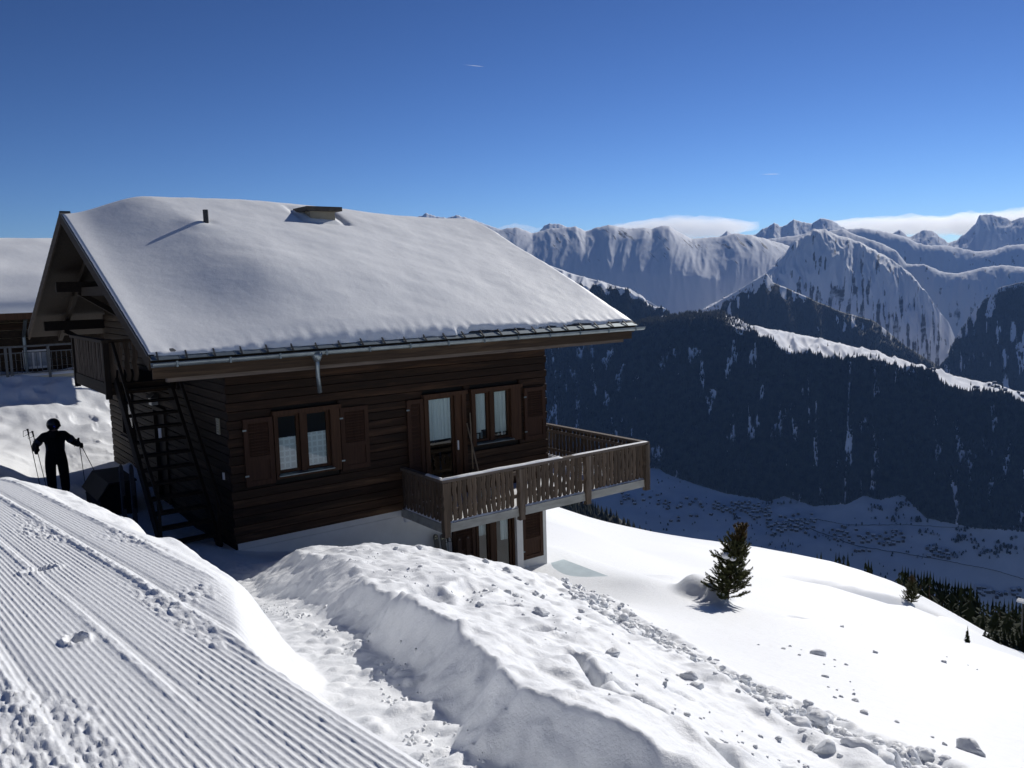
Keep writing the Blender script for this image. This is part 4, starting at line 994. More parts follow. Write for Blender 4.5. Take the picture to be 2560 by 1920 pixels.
for i in range(12):
    f = (i + .7) / 12.6; y = 3.05 - 2.7 * f; z = 2.85 - 2.95 * f
    MB().box(-1.148, -.232, y - .11, y + .11, z - .022, z + .022).build('tread', M['beam_dark'], stair)
for x in (-1.2, -.18): MB().bar((x, 3.0, 3.62), (x, .2, .75), .05, .06).build('handrail', M['beam_dark'], stair)
for x in (-1.2, -.18): MB().bar((x, .42, -.1), (x, .42, .98), .05, .05).build('baluster', M['beam_dark'], stair)
# ---------------------------------------------------------------- snow lying on the house
def roof_snow():
    nx, ny = 210, 130
    xs = np.linspace(RX0 + .015, RX1 - .02, nx)
    # run over both slopes; v in metres along y
    ys = np.concatenate([np.linspace(RYE + .03, RYR, 90), np.linspace(RYR, 2 * RYR - RYE - .1, 41)[1:]])
    X, Y = np.meshgrid(xs, ys)
    yf = RYR - np.sqrt((Y - RYR) ** 2 + .10)
    zb = RZE + RS * (yf - RYE) + .02
    f = np.clip((np.abs(Y - RYR)) / (RYR - RYE), 0, 1)               # 0 ridge, 1 eave
    xr = .2 + 1.9 * f + .15 * pn(Y * .6, Y * 0, 201)
    T = .52 - .30 * sstep(1.5, 8.5, X)
    left = sstep(RX0 - .25, xr, X) ** 1.05
    th = .055 + (T - .055) * left
    th *= .42 + .58 * sstep(1.02, .60, f)
    th += .03 * np.exp(-((X - RX0) / .25) ** 2); edge = np.minimum(1, np.sqrt(np.clip((RX1 - .0 - X) / .22, 0, 1) * 1.0)); th *= .25 + .75 * edge
    th *= .35 + .65 * np.sqrt(np.clip((1 - f) / .07, 0, 1))
    scoop = .03 * np.exp(-(((X - 1.55 - .0 * f) / .9) ** 2 + ((Y - .9) / 1.1) ** 2)) - .05 * np.exp(-(((X + .3) / .8) ** 2 + ((Y - .4) / 1.3) ** 2))
    th = th + scoop * sstep(1, .8, f) + .035 * fbm(X * .55, Y * .7, 202, 3) * sstep(1.0, .85, f) * left
    rip = pn((X * .6 + Y) * 3.2 + .6 * pn(X, Y, 205), (Y * .6 - X) * .9, 203)
    th += (.006 * rip + .004 * pn(X * 9, Y * 13, 204)) * left
    th += -.03 * np.exp(-((np.hypot(X - pb[0] - .06, Y - pb[1]) / .14) ** 2)) + .03 * np.exp(-(np.hypot(X - pb[0] + .25, Y - pb[1] - .1) / .25) ** 2)
    dch = np.maximum(np.abs(X - cx) / .5, np.abs(Y - cy) / .45); th += -.07 * np.exp(-((dch - 1) / .2) ** 2) * (dch > .6)
    th += .012 * pn(X * 7, Y * 0 + 3, 206) * sstep(.93, 1, f) * 2
    th = np.maximum(th, .012)
    top = np.stack([X, Y, zb + th], -1)
    # ragged lower edge
    top[0, :, 1] += .10 * pn(xs * 1.6, xs * 0, 207) + .05 * pn(xs * 6, xs * 0, 208) + .06 * (xs > 4) - .02
    top[0, :, 2] = RZE + RS * (top[0, :, 1] - RYE) + .05
    bot = top.copy(); bot[..., 2] = np.minimum(zb - .01, top[..., 2] - .005)
    n = nx * len(ys); V = np.concatenate([top.reshape(-1, 3), bot.reshape(-1, 3)]); q = grid_quads(len(ys), nx); Q = [q]
    i = np.arange(n).reshape(len(ys), nx)
    for ring in (i[0, :], i[-1, ::-1], i[::-1, 0], i[:, -1]):
        Q.append(np.stack([ring[:-1], ring[:-1] + n, ring[1:] + n, ring[1:]], 1))
    o = link_mesh('roof_snow', np_mesh('roof_snow', V, np.concatenate(Q)), M['roof_snow'], label='thick smooth snow blanket on the roof of the dark timber chalet', cat='snow')
    return o
roof_snow()
def snow_bar(x0, x1, y0, y1, z, h, seed, label, nseg=60):
    lx, ly = x1 - x0, y1 - y0; n = nseg; m = 7; V = []
    for i in range(n + 1):
        for j in range(m):
            u, v = i / n, j / (m - 1)
            if lx > ly: x, y = x0 + lx * u, y0 + ly * v
            else: x, y = x0 + lx * v, y0 + ly * u
            k = math.sin(math.pi * v) ** .5 * min(1, u * n / 2, (1 - u) * n / 2)
            V.append((x, y, z + h * k * (1 + .7 * float(pn(np.array([u * max(lx, ly) * 1.8]), np.array([seed * 1.0]), seed)[0]))))
    link_mesh('rail_snow', np_mesh('rail_snow', V, grid_quads(n + 1, m)), M['snow'], label=label, cat='snow')
snow_bar(BX0 - .01, BX0 + 3.0, BY - .03, BY + .095, ZR, .035, 3, 'white snow strip on the near part of the front balcony handrail')
snow_bar(BX0 + 3.3, BX1, BY - .02, BY + .09, ZR, .012, 4, 'thin frosting of snow on the far part of the front balcony handrail')
snow_bar(BX0 - .01, BX0 + .09, BY + .1, BY + .62, ZR, .03, 5, 'short snow strip on the side handrail at the near balcony corner')
xs = np.linspace(BX0 + .02, BX1 - .02, 120); ys = np.linspace(BY + .01, 2.6, 70); X, Y = np.meshgrid(xs, ys)
ins = (X < L + .02) & (Y > -.02)
Z = ZT + .03 + .05 * sstep(BY, BY + .3, Y) + .02 * fbm(X * 1.5, Y * 1.5, 210, 3); Z = np.where(ins, ZT - .3, Z)
Z[0, :] = ZT + .004 + .02 * np.abs(pn(xs * 2, xs * 0, 211)); Z[:, 0] = ZT + .003; Z[:, -1] = ZT + .003
link_mesh('balcony_snow', np_mesh('balcony_snow', np.stack([X, Y, Z], -1).reshape(-1, 3), grid_quads(len(ys), len(xs))), M['snow'], label='bright sunlit snow layer on the balcony floor behind the boards', cat='snow')
MB().box(5.0, 7.75, -1.5, .05, -2.2, -2.02).build('icy_terrace', M['ice'], kind='structure')

# ---------------------------------------------------------------- things round the house
def stick_thing(name, label, cat, a, b, r, mat, group=None):
    return MB().tube([a, b], r, 8).build(name, mat, smooth=True, label=label, cat=cat, group=group)
M['stick'] = wood('pale tool handle', (.16, .12, .08), (.32, .25, .17), 'z', per=.1)
def plY(px, py, Y): return at_plane(px, py, (0, Y, 0), (0, 1, 0))
a, b_ = plY(1167, 1058, -.09), plY(1197, 1182, -.45)
e = b_ + (b_ - a) * .55
sh = empty('snow_shovel', tuple(e), label='snow shovel with a long pale handle leaning by the balcony door', cat='shovel')
def rel(o, *pts): return [tuple(np.array(p) - np.array(o.location)) for p in pts]
MB().tube(rel(sh, a, e), .017, 8).build('handle', M['stick'], sh, smooth=True)
MB().bar(*rel(sh, e + (0, 0, .22), e + (0, -.04, -.12)), .3, .015, up=(0, 1, 0)).build('blade', M['zinc'], sh)
a, e = plY(1175, 1032, -.09), plY(1183, 1192, -.22)
br = empty('broom', tuple(e), label='upright broom with a thin stick and bristle head behind the shovel', cat='broom')
MB().tube(rel(br, a, e + (0, 0, .15)), .014, 8).build('stick', M['stick'], br, smooth=True)
MB().prism([(-.05, .16), (.05, .16), (.11, -.18), (-.11, -.18)], 'y', -.04, .04).build('bristles', M['beam_z'], br)
# skis, poles and sled against the basement wall
M['ski_black'] = simple('black ski topsheet', (.015, .016, .018), .35, .5, .2, 6, bmp=0)
M['dot'] = simple('pale ski print', (.7, .68, .45), .5)
for i, (px, py, lb) in enumerate([(1086, 1334, 'left ski of the black pair standing against the white basement wall'), (1103, 1334, 'right ski of the black pair standing against the white basement wall')]):
    p = plY(px, py, -.06)
    poly = [(-.055, -1.5), (.055, -1.5), (.055, -.1)] + [(.055 * math.cos(t), .0 + .07 * math.sin(t) - .07) for t in np.linspace(0, math.pi, 8)] + [(-.055, -.1)]
    o = empty('ski', (p[0], -.09, p[2]), label=lb, cat='ski', group='black skis by the basement wall'); o.rotation_euler = (-.03, -.12 if i else -.10, 0)
    MB().prism(poly, 'y', -.012, .012).build('board', M['ski_black'], o)
    for (dx, dz) in ((0, -.05), (-.02, -.1), (.02, -.1)): MB().tube([(dx, -.013, dz), (dx, -.016, dz)], .014, 8).build('print_dot', M['dot'], o)
p = plY(1119, 1342, -.08)
o = empty('ski_pole', (p[0], -.1, p[2] - 1.1), label='ski pole with black strap hung beside the black skis', cat='ski pole')
MB().tube([(0, 0, 0), (0, .02, 1.0)], .009, 6).build('shaft', simple('teal pole', (.03, .09, .12), .4), o); MB().tube([(0, .02, 1.0), (0, .02, 1.13)], .02, 8).build('grip', M['ski_black'], o)
MB().tube([(.0, .0, 1.12), (.07, -.01, 1.06), (.08, -.01, .98), (.0, 0, 1.0)], .008, 5).build('strap', M['ski_black'], o); MB().tube([(.0, .0, 1.12), (-.07, -.01, 1.06), (-.07, -.01, .98), (.0, 0, 1.0)], .008, 5).build('strap', M['ski_black'], o)
p = plY(1144, 1338, -.12)
sl = empty('sled', (p[0] + .1, -.16, p[2] - .9), label='brown wooden sled with two rounded runner ends leaning on the shutter', cat='sled')
for dx in (-.1, .12):
    MB().prism([(dx - .05, 0), (dx + .05, 0), (dx + .05, .8)] + [(dx + .05 * math.cos(t), .8 + .07 * math.sin(t)) for t in np.linspace(.1, math.pi - .1, 7)] + [(dx - .05, .8)], 'y', -.03, .0).build('runner', M['shutter'], sl)
    MB().tube([(dx, -.031, .82), (dx, -.036, .82)], .022, 10).build('knob', M['rail'], sl)
for z in (.2, .5): MB().box(-.16, .18, .001, .03, z, z + .06).build('cross_bar', M['shutter'], sl)
# dark storage box by the path
bx = empty('storage_box', (-1.15, 4.9, -.1), label='dark wooden storage box with a sloping lid beside the path', cat='storage box')
M['box_wood'] = simple('dark box paint', (.012, .013, .012), .7, .2, .3, 6, bmp=.2)
MB().prism([(-.34, 0), (.36, 0), (.36, .72), (-.14, .72), (-.34, .42)], 'y', -1.0, .6).build('box_body', M['box_wood'], bx)
MB().prism([(-.39, .41), (-.15, .74), (.38, .74), (.38, .775), (-.17, .775), (-.41, .44)], 'y', -1.04, .64).build('lid', simple('dark box lid', (.014, .015, .015), .6, .3, .3, 6), bx)
for y in (-.6, .3): MB().box(.385, .40, y - .05, y + .05, .64, .74).build('hinge', M['dark_metal'], bx)
# skis leaning by the stairs
for i in range(2):
    o = empty('ski', (-1.42 + .16 * i, 2.1 - .1 * i, -.1), label=['farther grey ski leaning at the foot of the outside stairs', 'nearer grey ski leaning at the foot of the outside stairs'][i], cat='ski', group='grey skis by the stairs')
    o.rotation_euler = (-.06, .05, .5)
    MB().prism([(-.05, 0), (.05, 0), (.045, 1.35)] + [(.045 * math.cos(t), 1.35 + .1 * math.sin(t)) for t in np.linspace(.1, 3.04, 7)] + [(-.045, 1.35)], 'y', -.012, .012).build('board', simple('grey ski', (.10, .10, .11), .4), o)
    MB().box(-.03, .03, -.05, -.013, .6, .85).build('binding', M['ski_black'], o)

# ---------------------------------------------------------------- neighbouring chalet behind on the left
nb_ = empty('neighbour_chalet', label='snow-roofed brown chalet with a metal balcony railing behind the skier', cat='chalet')
NY = 18.4; NE = NY - 1.3
ez = float(plY(60, 777, NE)[2]); xr = 4.0; xl = -14.0
rzp = float(plY(60, 580, 23.2)[2])
wz0 = float(plY(60, 990, NY)[2]) - 1.5
for k in range(14):
    z0 = float(plY(60, 942, NY)[2]) + .05 + k * .26
    if z0 + .26 > ez + .5: break
    MB().prism([(NY + .05, z0 + .005), (NY + .01, z0 + .005), (NY, z0 + .02), (NY, z0 + .24), (NY + .01, z0 + .255), (NY + .05, z0 + .255)], 'x', xl, xr).build('plank', M['log_y'] if k % 3 else M['log'], nb_)
sl_ = float(plY(60, 942, NY - 1.4)[2])
MB().box(xl, xr, NY + .051, NY + .3, wz0, ez + .4).build('wall', M['cream'], nb_)
MB().box(xl, xr - .1, NY - 1.4, NY - .005, sl_ - .32, sl_).build('balcony_slab', M['cream'], nb_)
MB().prism([(NE, ez), (23.2, rzp - .55), (29, ez), (29, ez - .2), (23.2, rzp - .8), (NE, ez - .2)], 'x', xl - 1, xr + .9).build('roof', M['beam'], nb_)
MB().box(xl - 1, xr + .9, NE - .04, NE - .005, ez - .28, ez - .02).build('fascia_board', M['frame'], nb_)
wn_x = [float(plY(px, 897, NY)[0]) for px in (64, 119)]; wz = [float(plY(90, py, NY)[2]) for py in (915, 880)]
nw = MB().box(wn_x[0] - .08, wn_x[1] + .08, NY - .05, NY - .01, wz[0] - .08, wz[1] + .08).build('window', M['white'], nb_)
for k in range(3):
    u0 = wn_x[0] + (wn_x[1] - wn_x[0]) * k / 3 + .03; u1 = wn_x[0] + (wn_x[1] - wn_x[0]) * (k + 1) / 3 - .03
    MB().box(u0, u1, NY - .06, NY - .051, wz[0], wz[1]).build('pane', simple('grey net behind glass', (.35, .38, .42), .2), nw)
dpx = float(plY(60, 860, NY)[0]); MB().tube([(dpx, NY - .9, ez - .3), (dpx, NY - .1, ez - .9), (dpx, NY - .1, sl_)], .06, 8).build('downspout', M['zinc'], nb_)
rz = float(plY(60, 866, NY - 1.35)[2])
rail = MB().box(xl, xr - .1, NY - 1.38, NY - 1.33, rz - .03, rz + .03).build('railing', M['iron'], nb_)
MB().box(xl, xr - .1, NY - 1.37, NY - 1.34, rz - .22, rz - .19).build('rail_bar', M['iron'], rail); MB().box(xl, xr - .1, NY - 1.37, NY - 1.34, sl_ + .1, sl_ + .13).build('rail_bar', M['iron'], rail)
br_me = MB().box(-.009, .009, -.009, .009, sl_ + .13, rz - .22).mesh('bar'); br_me.materials.append(M['iron'])
for i in range(58):
    o = link_mesh('bar', br_me, None, rail); o.location = (-7 + i * .15, NY - 1.355, 0)
for px in (15, 27, 122, 190):
    x = float(plY(px, 900, NY - 1.36)[0]); MB().box(x - .04, x + .04, NY - 1.41, NY - 1.32, sl_ - .28, rz).build('post', M['iron'], rail)
xs = np.linspace(xl - 1, xr + .9, 60); ys = np.concatenate([np.linspace(NE - .05, 23.2, 34), np.linspace(23.2, 29, 24)[1:]]); X, Y = np.meshgrid(xs, ys)
f = np.abs(Y - 23.2) / (23.2 - NE); zb = ez + (rzp - .55 - ez) * (1 - np.sqrt(f * f + .02))
th = .55 * np.sqrt(np.clip((1.01 - f) / .25, 0, 1)) * np.sqrt(np.clip((xr + .95 - X) / .8, .05, 1)) + .1 * fbm(X * .4, Y * .4, 220, 3) * (f < .9) + .12
V = np.concatenate([np.stack([X, Y, zb + th], -1).reshape(-1, 3), np.stack([X, Y, zb - .02], -1).reshape(-1, 3)]); n = X.size; i = np.arange(n).reshape(X.shape); Q = [grid_quads(*X.shape)]
for ring in (i[0, :], i[-1, ::-1], i[::-1, 0], i[:, -1]): Q.append(np.stack([ring[:-1], ring[:-1] + n, ring[1:] + n, ring[1:]], 1))
link_mesh('roof_snow', np_mesh('roof_snow', V, np.concatenate(Q)), M['roof_snow'], label='rounded snow cover on the roof of the brown neighbouring chalet', cat='snow')
snow_bar(-6.0, xr - .3, NY - 1.39, NY - .9, sl_, .14, 9, 'snow drift on the cream balcony slab of the neighbouring chalet')

# ---------------------------------------------------------------- skier
def skin(name, joints, bones, root, mat, parent=None, sub=2, **k):
    names = list(joints); me = bpy.data.meshes.new(name)
    me.from_pydata([joints[n][:3] for n in names], [(names.index(a), names.index(b)) for a, b in bones], []); me.update()
    o = bpy.data.objects.new(name, me); COL.objects.link(o)
    md = o.modifiers.new('skin', 'SKIN'); md.use_smooth_shade = True
    for i, n in enumerate(names):
        r = joints[n][3:]; v = me.skin_vertices[0].data[i]; v.radius = (r[0], r[-1]); v.use_root = (n == root)
    sb = o.modifiers.new('sub', 'SUBSURF'); sb.levels = sub; sb.render_levels = sub
    bpy.context.view_layer.update()
    dg = bpy.context.evaluated_depsgraph_get(); m2 = bpy.data.meshes.new_from_object(o.evaluated_get(dg))
    bpy.data.objects.remove(o); m2.name = name
    for p in m2.polygons: p.use_smooth = True
    m2.materials.clear()
    return link_mesh(name, m2, mat, parent, **k)
M['suit'] = simple('black ski suit', (.012, .012, .014), .75, .25, .35, 14, bmp=.3)
M['suit_grey'] = simple('grey jacket panel', (.06, .062, .075), .75, .25, .2, 12, bmp=.2)
M['helmet'] = simple('black helmet', (.02, .021, .024), .3, .5, .2, 8, bmp=0)
M['skin'] = simple('face skin', (.42, .26, .19), .6, .3, .08, 10, bmp=0)
gm, gnt, gb = mat_base('blue mirror goggle lens', .06, .8); gb.inputs['Base Color'].default_value = (.02, .06, .5, 1); gb.inputs['Metallic'].default_value = .8
PO = np.array([-1.79, 7.15, gz(-1.79, 7.15) - .02])
person = empty('person', tuple(PO), label='skier in black suit and dark helmet walking up the path holding ski poles', cat='person')
J = dict(pelvis=(0, 0, .93, .215, .16), waist=(0, -.02, 1.12, .19, .145), chest=(0, -.04, 1.34, .215, .155), neck=(0, -.07, 1.50, .10, .09), head0=(0, -.11, 1.57, .07, .07),
         shl=(-.23, -.04, 1.43, .11, .10), ell=(-.40, -.01, 1.24, .092, .088), wrl=(-.42, -.27, 1.16, .075, .07), shr=(.23, -.04, 1.43, .11, .10), elr=(.41, .0, 1.22, .092, .088), wrr=(.50, -.24, 1.17, .075, .07),
         hl=(-.12, 0, .84, .15, .14), kl=(-.135, -.06, .48, .115, .115), al=(-.12, .02, .12, .105, .105), tl=(-.11, -.14, .05, .058, .05), hr=(.13, 0, .84, .15, .14), kr=(.15, -.02, .48, .115, .115), ar=(.165, .06, .12, .105, .105), tr=(.15, -.10, .05, .058, .05))
BN = [('pelvis', 'waist'), ('waist', 'chest'), ('chest', 'neck'), ('neck', 'head0'), ('chest', 'shl'), ('shl', 'ell'), ('ell', 'wrl'), ('chest', 'shr'), ('shr', 'elr'), ('elr', 'wrr'), ('pelvis', 'hl'), ('hl', 'kl'), ('kl', 'al'), ('al', 'tl'), ('pelvis', 'hr'), ('hr', 'kr'), ('kr', 'ar'), ('ar', 'tr')]
skin('body', J, BN, 'pelvis', M['suit'], person)
hd = MB().ball((0, -.13, 1.655), .098, 14, 10, 1, 1.12, 1.22); hd.ball((0, -.235, 1.635), .022, 6, 5, .8, 1.2, 1.2); hd.ball((-.1, -.12, 1.645), .026, 6, 5, .5, 1, 1.3); hd.ball((.1, -.12, 1.645), .026, 6, 5, .5, 1, 1.3); hd.ball((0, -.228, 1.585), .03, 8, 5, 1.1, .35, .35)
head = hd.build('head', M['skin'], person, smooth=True)
hm = MB().ball((0, -.11, 1.70), .148, 18, 12, 1.0, 1.05, 1.02); hm.build('helmet', M['helmet'], person, smooth=True)
MB().tube([(-.115, -.19, 1.675), (-.065, -.25, 1.675), (.065, -.25, 1.675), (.115, -.19, 1.675)], .036, 8).build('goggle_frame', M['suit'], person, smooth=True)
MB().ball((0, -.24, 1.675), .078, 14, 8, 1.0, .62, .48).build('goggle_lens', gm, person, smooth=True)
MB().tube([(0, -.13, 1.47), (0, -.17, 1.5), (0, -.2, 1.545)], [.12, .105, .085], 12).build('collar', M['suit'], person, smooth=True)
M['suit_sleeve'] = simple('slate sleeve panel', (.075, .08, .10), .75, .25, .2, 12, bmp=.2)
for s in (-1, 1):
    a0, a1 = np.array(J['shl' if s < 0 else 'shr'][:3]), np.array(J['ell' if s < 0 else 'elr'][:3])
    MB().tube([tuple(a0 + (a1 - a0) * f) for f in (.42, .6, .8)], [.090, .098, .090], 12).build('sleeve_panel', M['suit_sleeve'], person, smooth=True)
for s in (-1, 1): MB().bar((s * .2, -.12, 1.40), (s * .17, -.155, 1.10), .035, .02, up=(0, 1, 0)).build('jacket_stripe', M['suit_grey'], person)
def hand(sx, w):
    w = np.array(w); jj = dict(wr=(*w, .05), palm=(w[0], w[1] - .07, w[2], .055, .045), th0=(w[0] - sx * .045, w[1] - .06, w[2] + .03, .03), th1=(w[0] - sx * .03, w[1] - .125, w[2] + .045, .024)); bb = [('wr', 'palm'), ('palm', 'th0'), ('th0', 'th1')]
    for k in range(4):
        z = w[2] + .045 - .03 * k; ln = [.9, 1, .95, .8][k]
        jj[f'a{k}'] = (w[0] + sx * .03, w[1] - .10, z, .021); jj[f'b{k}'] = (w[0] + sx * .025, w[1] - .155 * ln, z, .019); jj[f'c{k}'] = (w[0] - sx * .025, w[1] - .165 * ln, z, .017)
        bb += [('palm', f'a{k}'), (f'a{k}', f'b{k}'), (f'b{k}', f'c{k}')]
    skin('glove', jj, bb, 'palm', M['suit'], person, sub=1)
hand(-1, (-.42, -.29, 1.16)); hand(1, (.50, -.26, 1.17))
def pole(label, top, bot, grip):
    top, bot, grip = (np.array(v) + PO for v in (top, bot, grip))
    o = empty('ski_pole', tuple(bot), label=label, cat='ski pole', group='ski poles held by the skier')
    MB().tube(rel(o, top, bot), [.010, .007], 6).build('shaft', M['dark_metal'], o)
    d = (bot - top) / np.linalg.norm(bot - top)
    MB().tube(rel(o, top, top + d * .06, top + d * .13), [.024, .016, .017], 8).build('grip', M['ski_black'], o)
    t0 = top + d * .02; MB().tube(rel(o, t0, t0 + (-.09, -.01, -.02), t0 + (-.1, -.01, -.15), t0 + d * .1), .007, 5).build('strap', M['ski_black'], o)
    b0 = bot - d * .07; MB().tube(rel(o, b0, b0 + d * .012), .035, 10).build('basket', M['ski_black'], o)
pole('outer ski pole of the pair in the hand away from the chalet', (-.56, -.36, 1.70), (-.40, -.42, .10), 0)
pole('inner ski pole of the pair in the hand away from the chalet', (-.47, -.37, 1.64), (-.27, -.50, .02), 0)
pole('upright ski pole in the hand nearer the chalet', (.46, -.36, 1.36), (.52, -.42, -.02), 0)
pole('ski pole slanting outward from the hand nearer the chalet', (.44, -.40, 1.34), (.88, -.45, .1), 0)
# ---------------------------------------------------------------- conifers
def ground_hit(px, py, t0=3.0, t1=90.0):
    d = ray(px, py); ts = np.concatenate([np.arange(t0, 16, .03), np.arange(16, t1, .15)]); P = CAM + d * ts[:, None]
    g = ground_z(P[:, 0], P[:, 1], True); hit = P[:, 2] < g; k = int(np.argmax(hit)) if hit.any() else int(np.argmin(np.where(ts > 20, P[:, 2] - g, 1e9))); P = P[k].copy(); P[2] = gz(P[0], P[1]); return P, ts[k]

def twig(V, F, a, b, w, r, n, curl=.25):        # brush of needles round a twig from a to b
    a = np.array(a); b = np.array(b); ax = b - a; ln = np.linalg.norm(ax); ax = ax / ln
    ref = np.array([0, 0, 1.0]) if abs(ax[2]) < .9 else np.array([1.0, 0, 0]); u = np.cross(ax, ref); u /= np.linalg.norm(u); v = np.cross(ax, u)
    for i in range(n):
        f = r.random(); p = a + ax * ln * f; th = r.random() * 6.283; d = u * math.cos(th) + v * math.sin(th)
        L_ = w * r.uniform(.7, 1.15); tip = p + d * L_ * .85 + ax * L_ * .75; side = np.cross(d, ax) * w * .17
        k = len(V); V += [tuple(p - side), tuple(p + side), tuple(tip)]; F.append((k, k + 1, k + 2))

def detailed_spruce(name, P, h, lean, label, seed, group=None):
    r = random.Random(seed); o = empty(name, tuple(P), label=label, cat='tree', group=group)
    def trunk(f): return np.array([lean[0] * f ** 1.6 * h, lean[1] * f ** 1.6 * h, h * f])
    MB().tube([trunk(f) for f in np.linspace(0, 1, 10)], [max(.008, .038 * (1 - f)) for f in np.linspace(0, 1, 10)], 7).build('trunk', M['bark'], o, smooth=True)
    V, F, V2, F2, B = [], [], [], [], MB()
    f = .04
    while f < .97:
        nb_ = r.choice([4, 5, 6]) if f < .75 else 4; a0 = r.random() * 6.28
        for k in range(nb_):
            a = a0 + k * 6.283 / nb_ + r.uniform(-.3, .3); ln = h * (.29 * (1 - f) ** .75 + .06) * r.uniform(.6, 1.25)
            el = r.uniform(.15, .45) + .7 * f
            p0 = trunk(f); d = np.array([math.cos(a) * math.cos(el), math.sin(a) * math.cos(el), math.sin(el)])
            p1 = p0 + d * ln * .6; p2 = p0 + d * ln + np.array([0, 0, .12 * ln])
            B.tube([p0, p1, p2], [.010, .007, .003], 4, cap=False)
            tgt = (V2, F2) if f > .72 else (V, F); w = .046 * (.8 + .4 * r.random())
            n = int(105 * ln / (h * .3)) + 20
            twig(*tgt, p0 + d * ln * .12, p1, w, r, n); twig(*tgt, p1, p2, w * .85, r, n)
            for s in range(r.choice([2, 3, 4, 4])):
                g = r.uniform(.25, .9); q = p0 + d * ln * g; sa = a + r.choice([-1, 1]) * r.uniform(.5, 1.0); se = el + r.uniform(-.1, .55)
                e = q + np.array([math.cos(sa) * math.cos(se), math.sin(sa) * math.cos(se), math.sin(se)]) * ln * r.uniform(.25, .5)
                B.tube([q, e], [.006, .003], 4, cap=False); twig(*tgt, q, e, w * .9, r, int(n * .7))
        f += r.uniform(.026, .044)
    twig(V2, F2, trunk(.85), trunk(1.0), .05, r, 130)
    me = bpy.data.meshes.new('crown'); me.from_pydata(V, [], F); me.update(); link_mesh('crown', me, M['needle'], o)
    me = bpy.data.meshes.new('leader'); me.from_pydata(V2, [], F2); me.update(); link_mesh('leader', me, M['needle_tip'], o, label='brownish bare top shoots')
    B.build('branches', M['bark'], o); return o
P, t = ground_hit(1818, 1500)
detailed_spruce('spruce_tree', P - np.array([0, 0, .06]), t * 196 / FPX, (.15, -.16), 'young spruce with a tilted brown leader in the middle of the snow slope', 3)
sv = MB()
for dx, dy, dz, s in ((-.18, -.12, .66, .11), (-.08, -.2, .62, .08), (.06, -.16, .60, .07)): sv.ball((P[0] + dx, P[1] + dy, P[2] + t * 196 / FPX * dz - .1), s * t / 22, 8, 6, 1.2, 1.1, .75)
sv.build('snow_clump', M['snow'], smooth=True, label='white snow clump caught in the branches of the young spruce', cat='snow')
P2, t2 = ground_hit(2278, 1506)
detailed_spruce('spruce_tree', P2 - np.array([0, 0, .05]), t2 * 68 / FPX, (.0, 0), 'small dense fir standing alone by the shaded hollow', 9)

def conifer_mesh(seed, nl=17, per=13):       # tapered crown of drooping leaf clumps for trees some way off, unit height
    r = random.Random(seed); V = []; F = []
    for i in range(nl):
        f = i / (nl - 1); z = .08 + .88 * f; rad = .20 * (1 - f) ** .85 + .015
        for k in range(per if f < .8 else 5):
            a = r.random() * 6.283; R_ = rad * r.uniform(.7, 1.2); w = R_ * r.uniform(.35, .55); dz = -.05 * r.uniform(.4, 1.3)
            c, s = math.cos(a), math.sin(a); b = len(V)
            V += [(0, 0, z + .02), (c * R_ * .55 - s * w, s * R_ * .55 + c * w, z + dz * .4), (c * R_, s * R_, z + dz + r.uniform(-.01, .03)), (c * R_ * .55 + s * w, s * R_ * .55 - c * w, z + dz * .4)]
            F += [(b, b + 1, b + 2), (b, b + 2, b + 3)]
    b = len(V); V += [(-.012, 0, .9), (.012, 0, .9), (0, .0, 1.02)]; F.append((b, b + 1, b + 2))
    me = bpy.data.meshes.new('crown'); me.from_pydata(V, [], F); me.update(); me.materials.append(M['needle_far']); return me
CROWN = [conifer_mesh(s) for s in range(5)]
TRUNK = MB().tube([(0, 0, -.1), (0, 0, .9)], [.022, .004], 6).mesh('trunk'); TRUNK.materials.append(M['bark'])
def conifer(P, h, label, group, sq=1.0):
    o = empty('conifer_tree', tuple(P), random.random() * 6.28, label=label, cat='tree', group=group)
    for nm, me in (('crown', random.choice(CROWN)), ('trunk', TRUNK)):
        c = link_mesh(nm, me, None, o); c.scale = (h * sq, h * sq, h)
    return o
def z1(x, y): return (1560 + x / 2.212, 1160 + y / 2.212)
LB_EDGE = 'dark conifer in the row rising behind the right-hand snow edge'
def beyond(x, ytop, t, label, group):
    px, py = z1(x, ytop); d = ray(px, py); top = CAM + d * t; g = float(tps(top[:1], top[1:2])[0]) - 1.0
    h = min(max(top[2] - g, 3.0), 16.0); conifer((top[0], top[1], top[2] - h), h, label, group, 1.15)
for (x, y) in [(880, 482), (925, 480)]: beyond(x, y, 95, 'conifer tip just showing over the snow crest below the valley village', 'tips over the crest')
for (x, y) in [(1068, 505), (1090, 497), (1172, 500), (1190, 492), (1215, 485), (1238, 500), (1335, 525), (1352, 540), (1368, 552)]: beyond(x, y, 92, 'small conifer standing just behind the open snow crest', 'trees behind the crest')
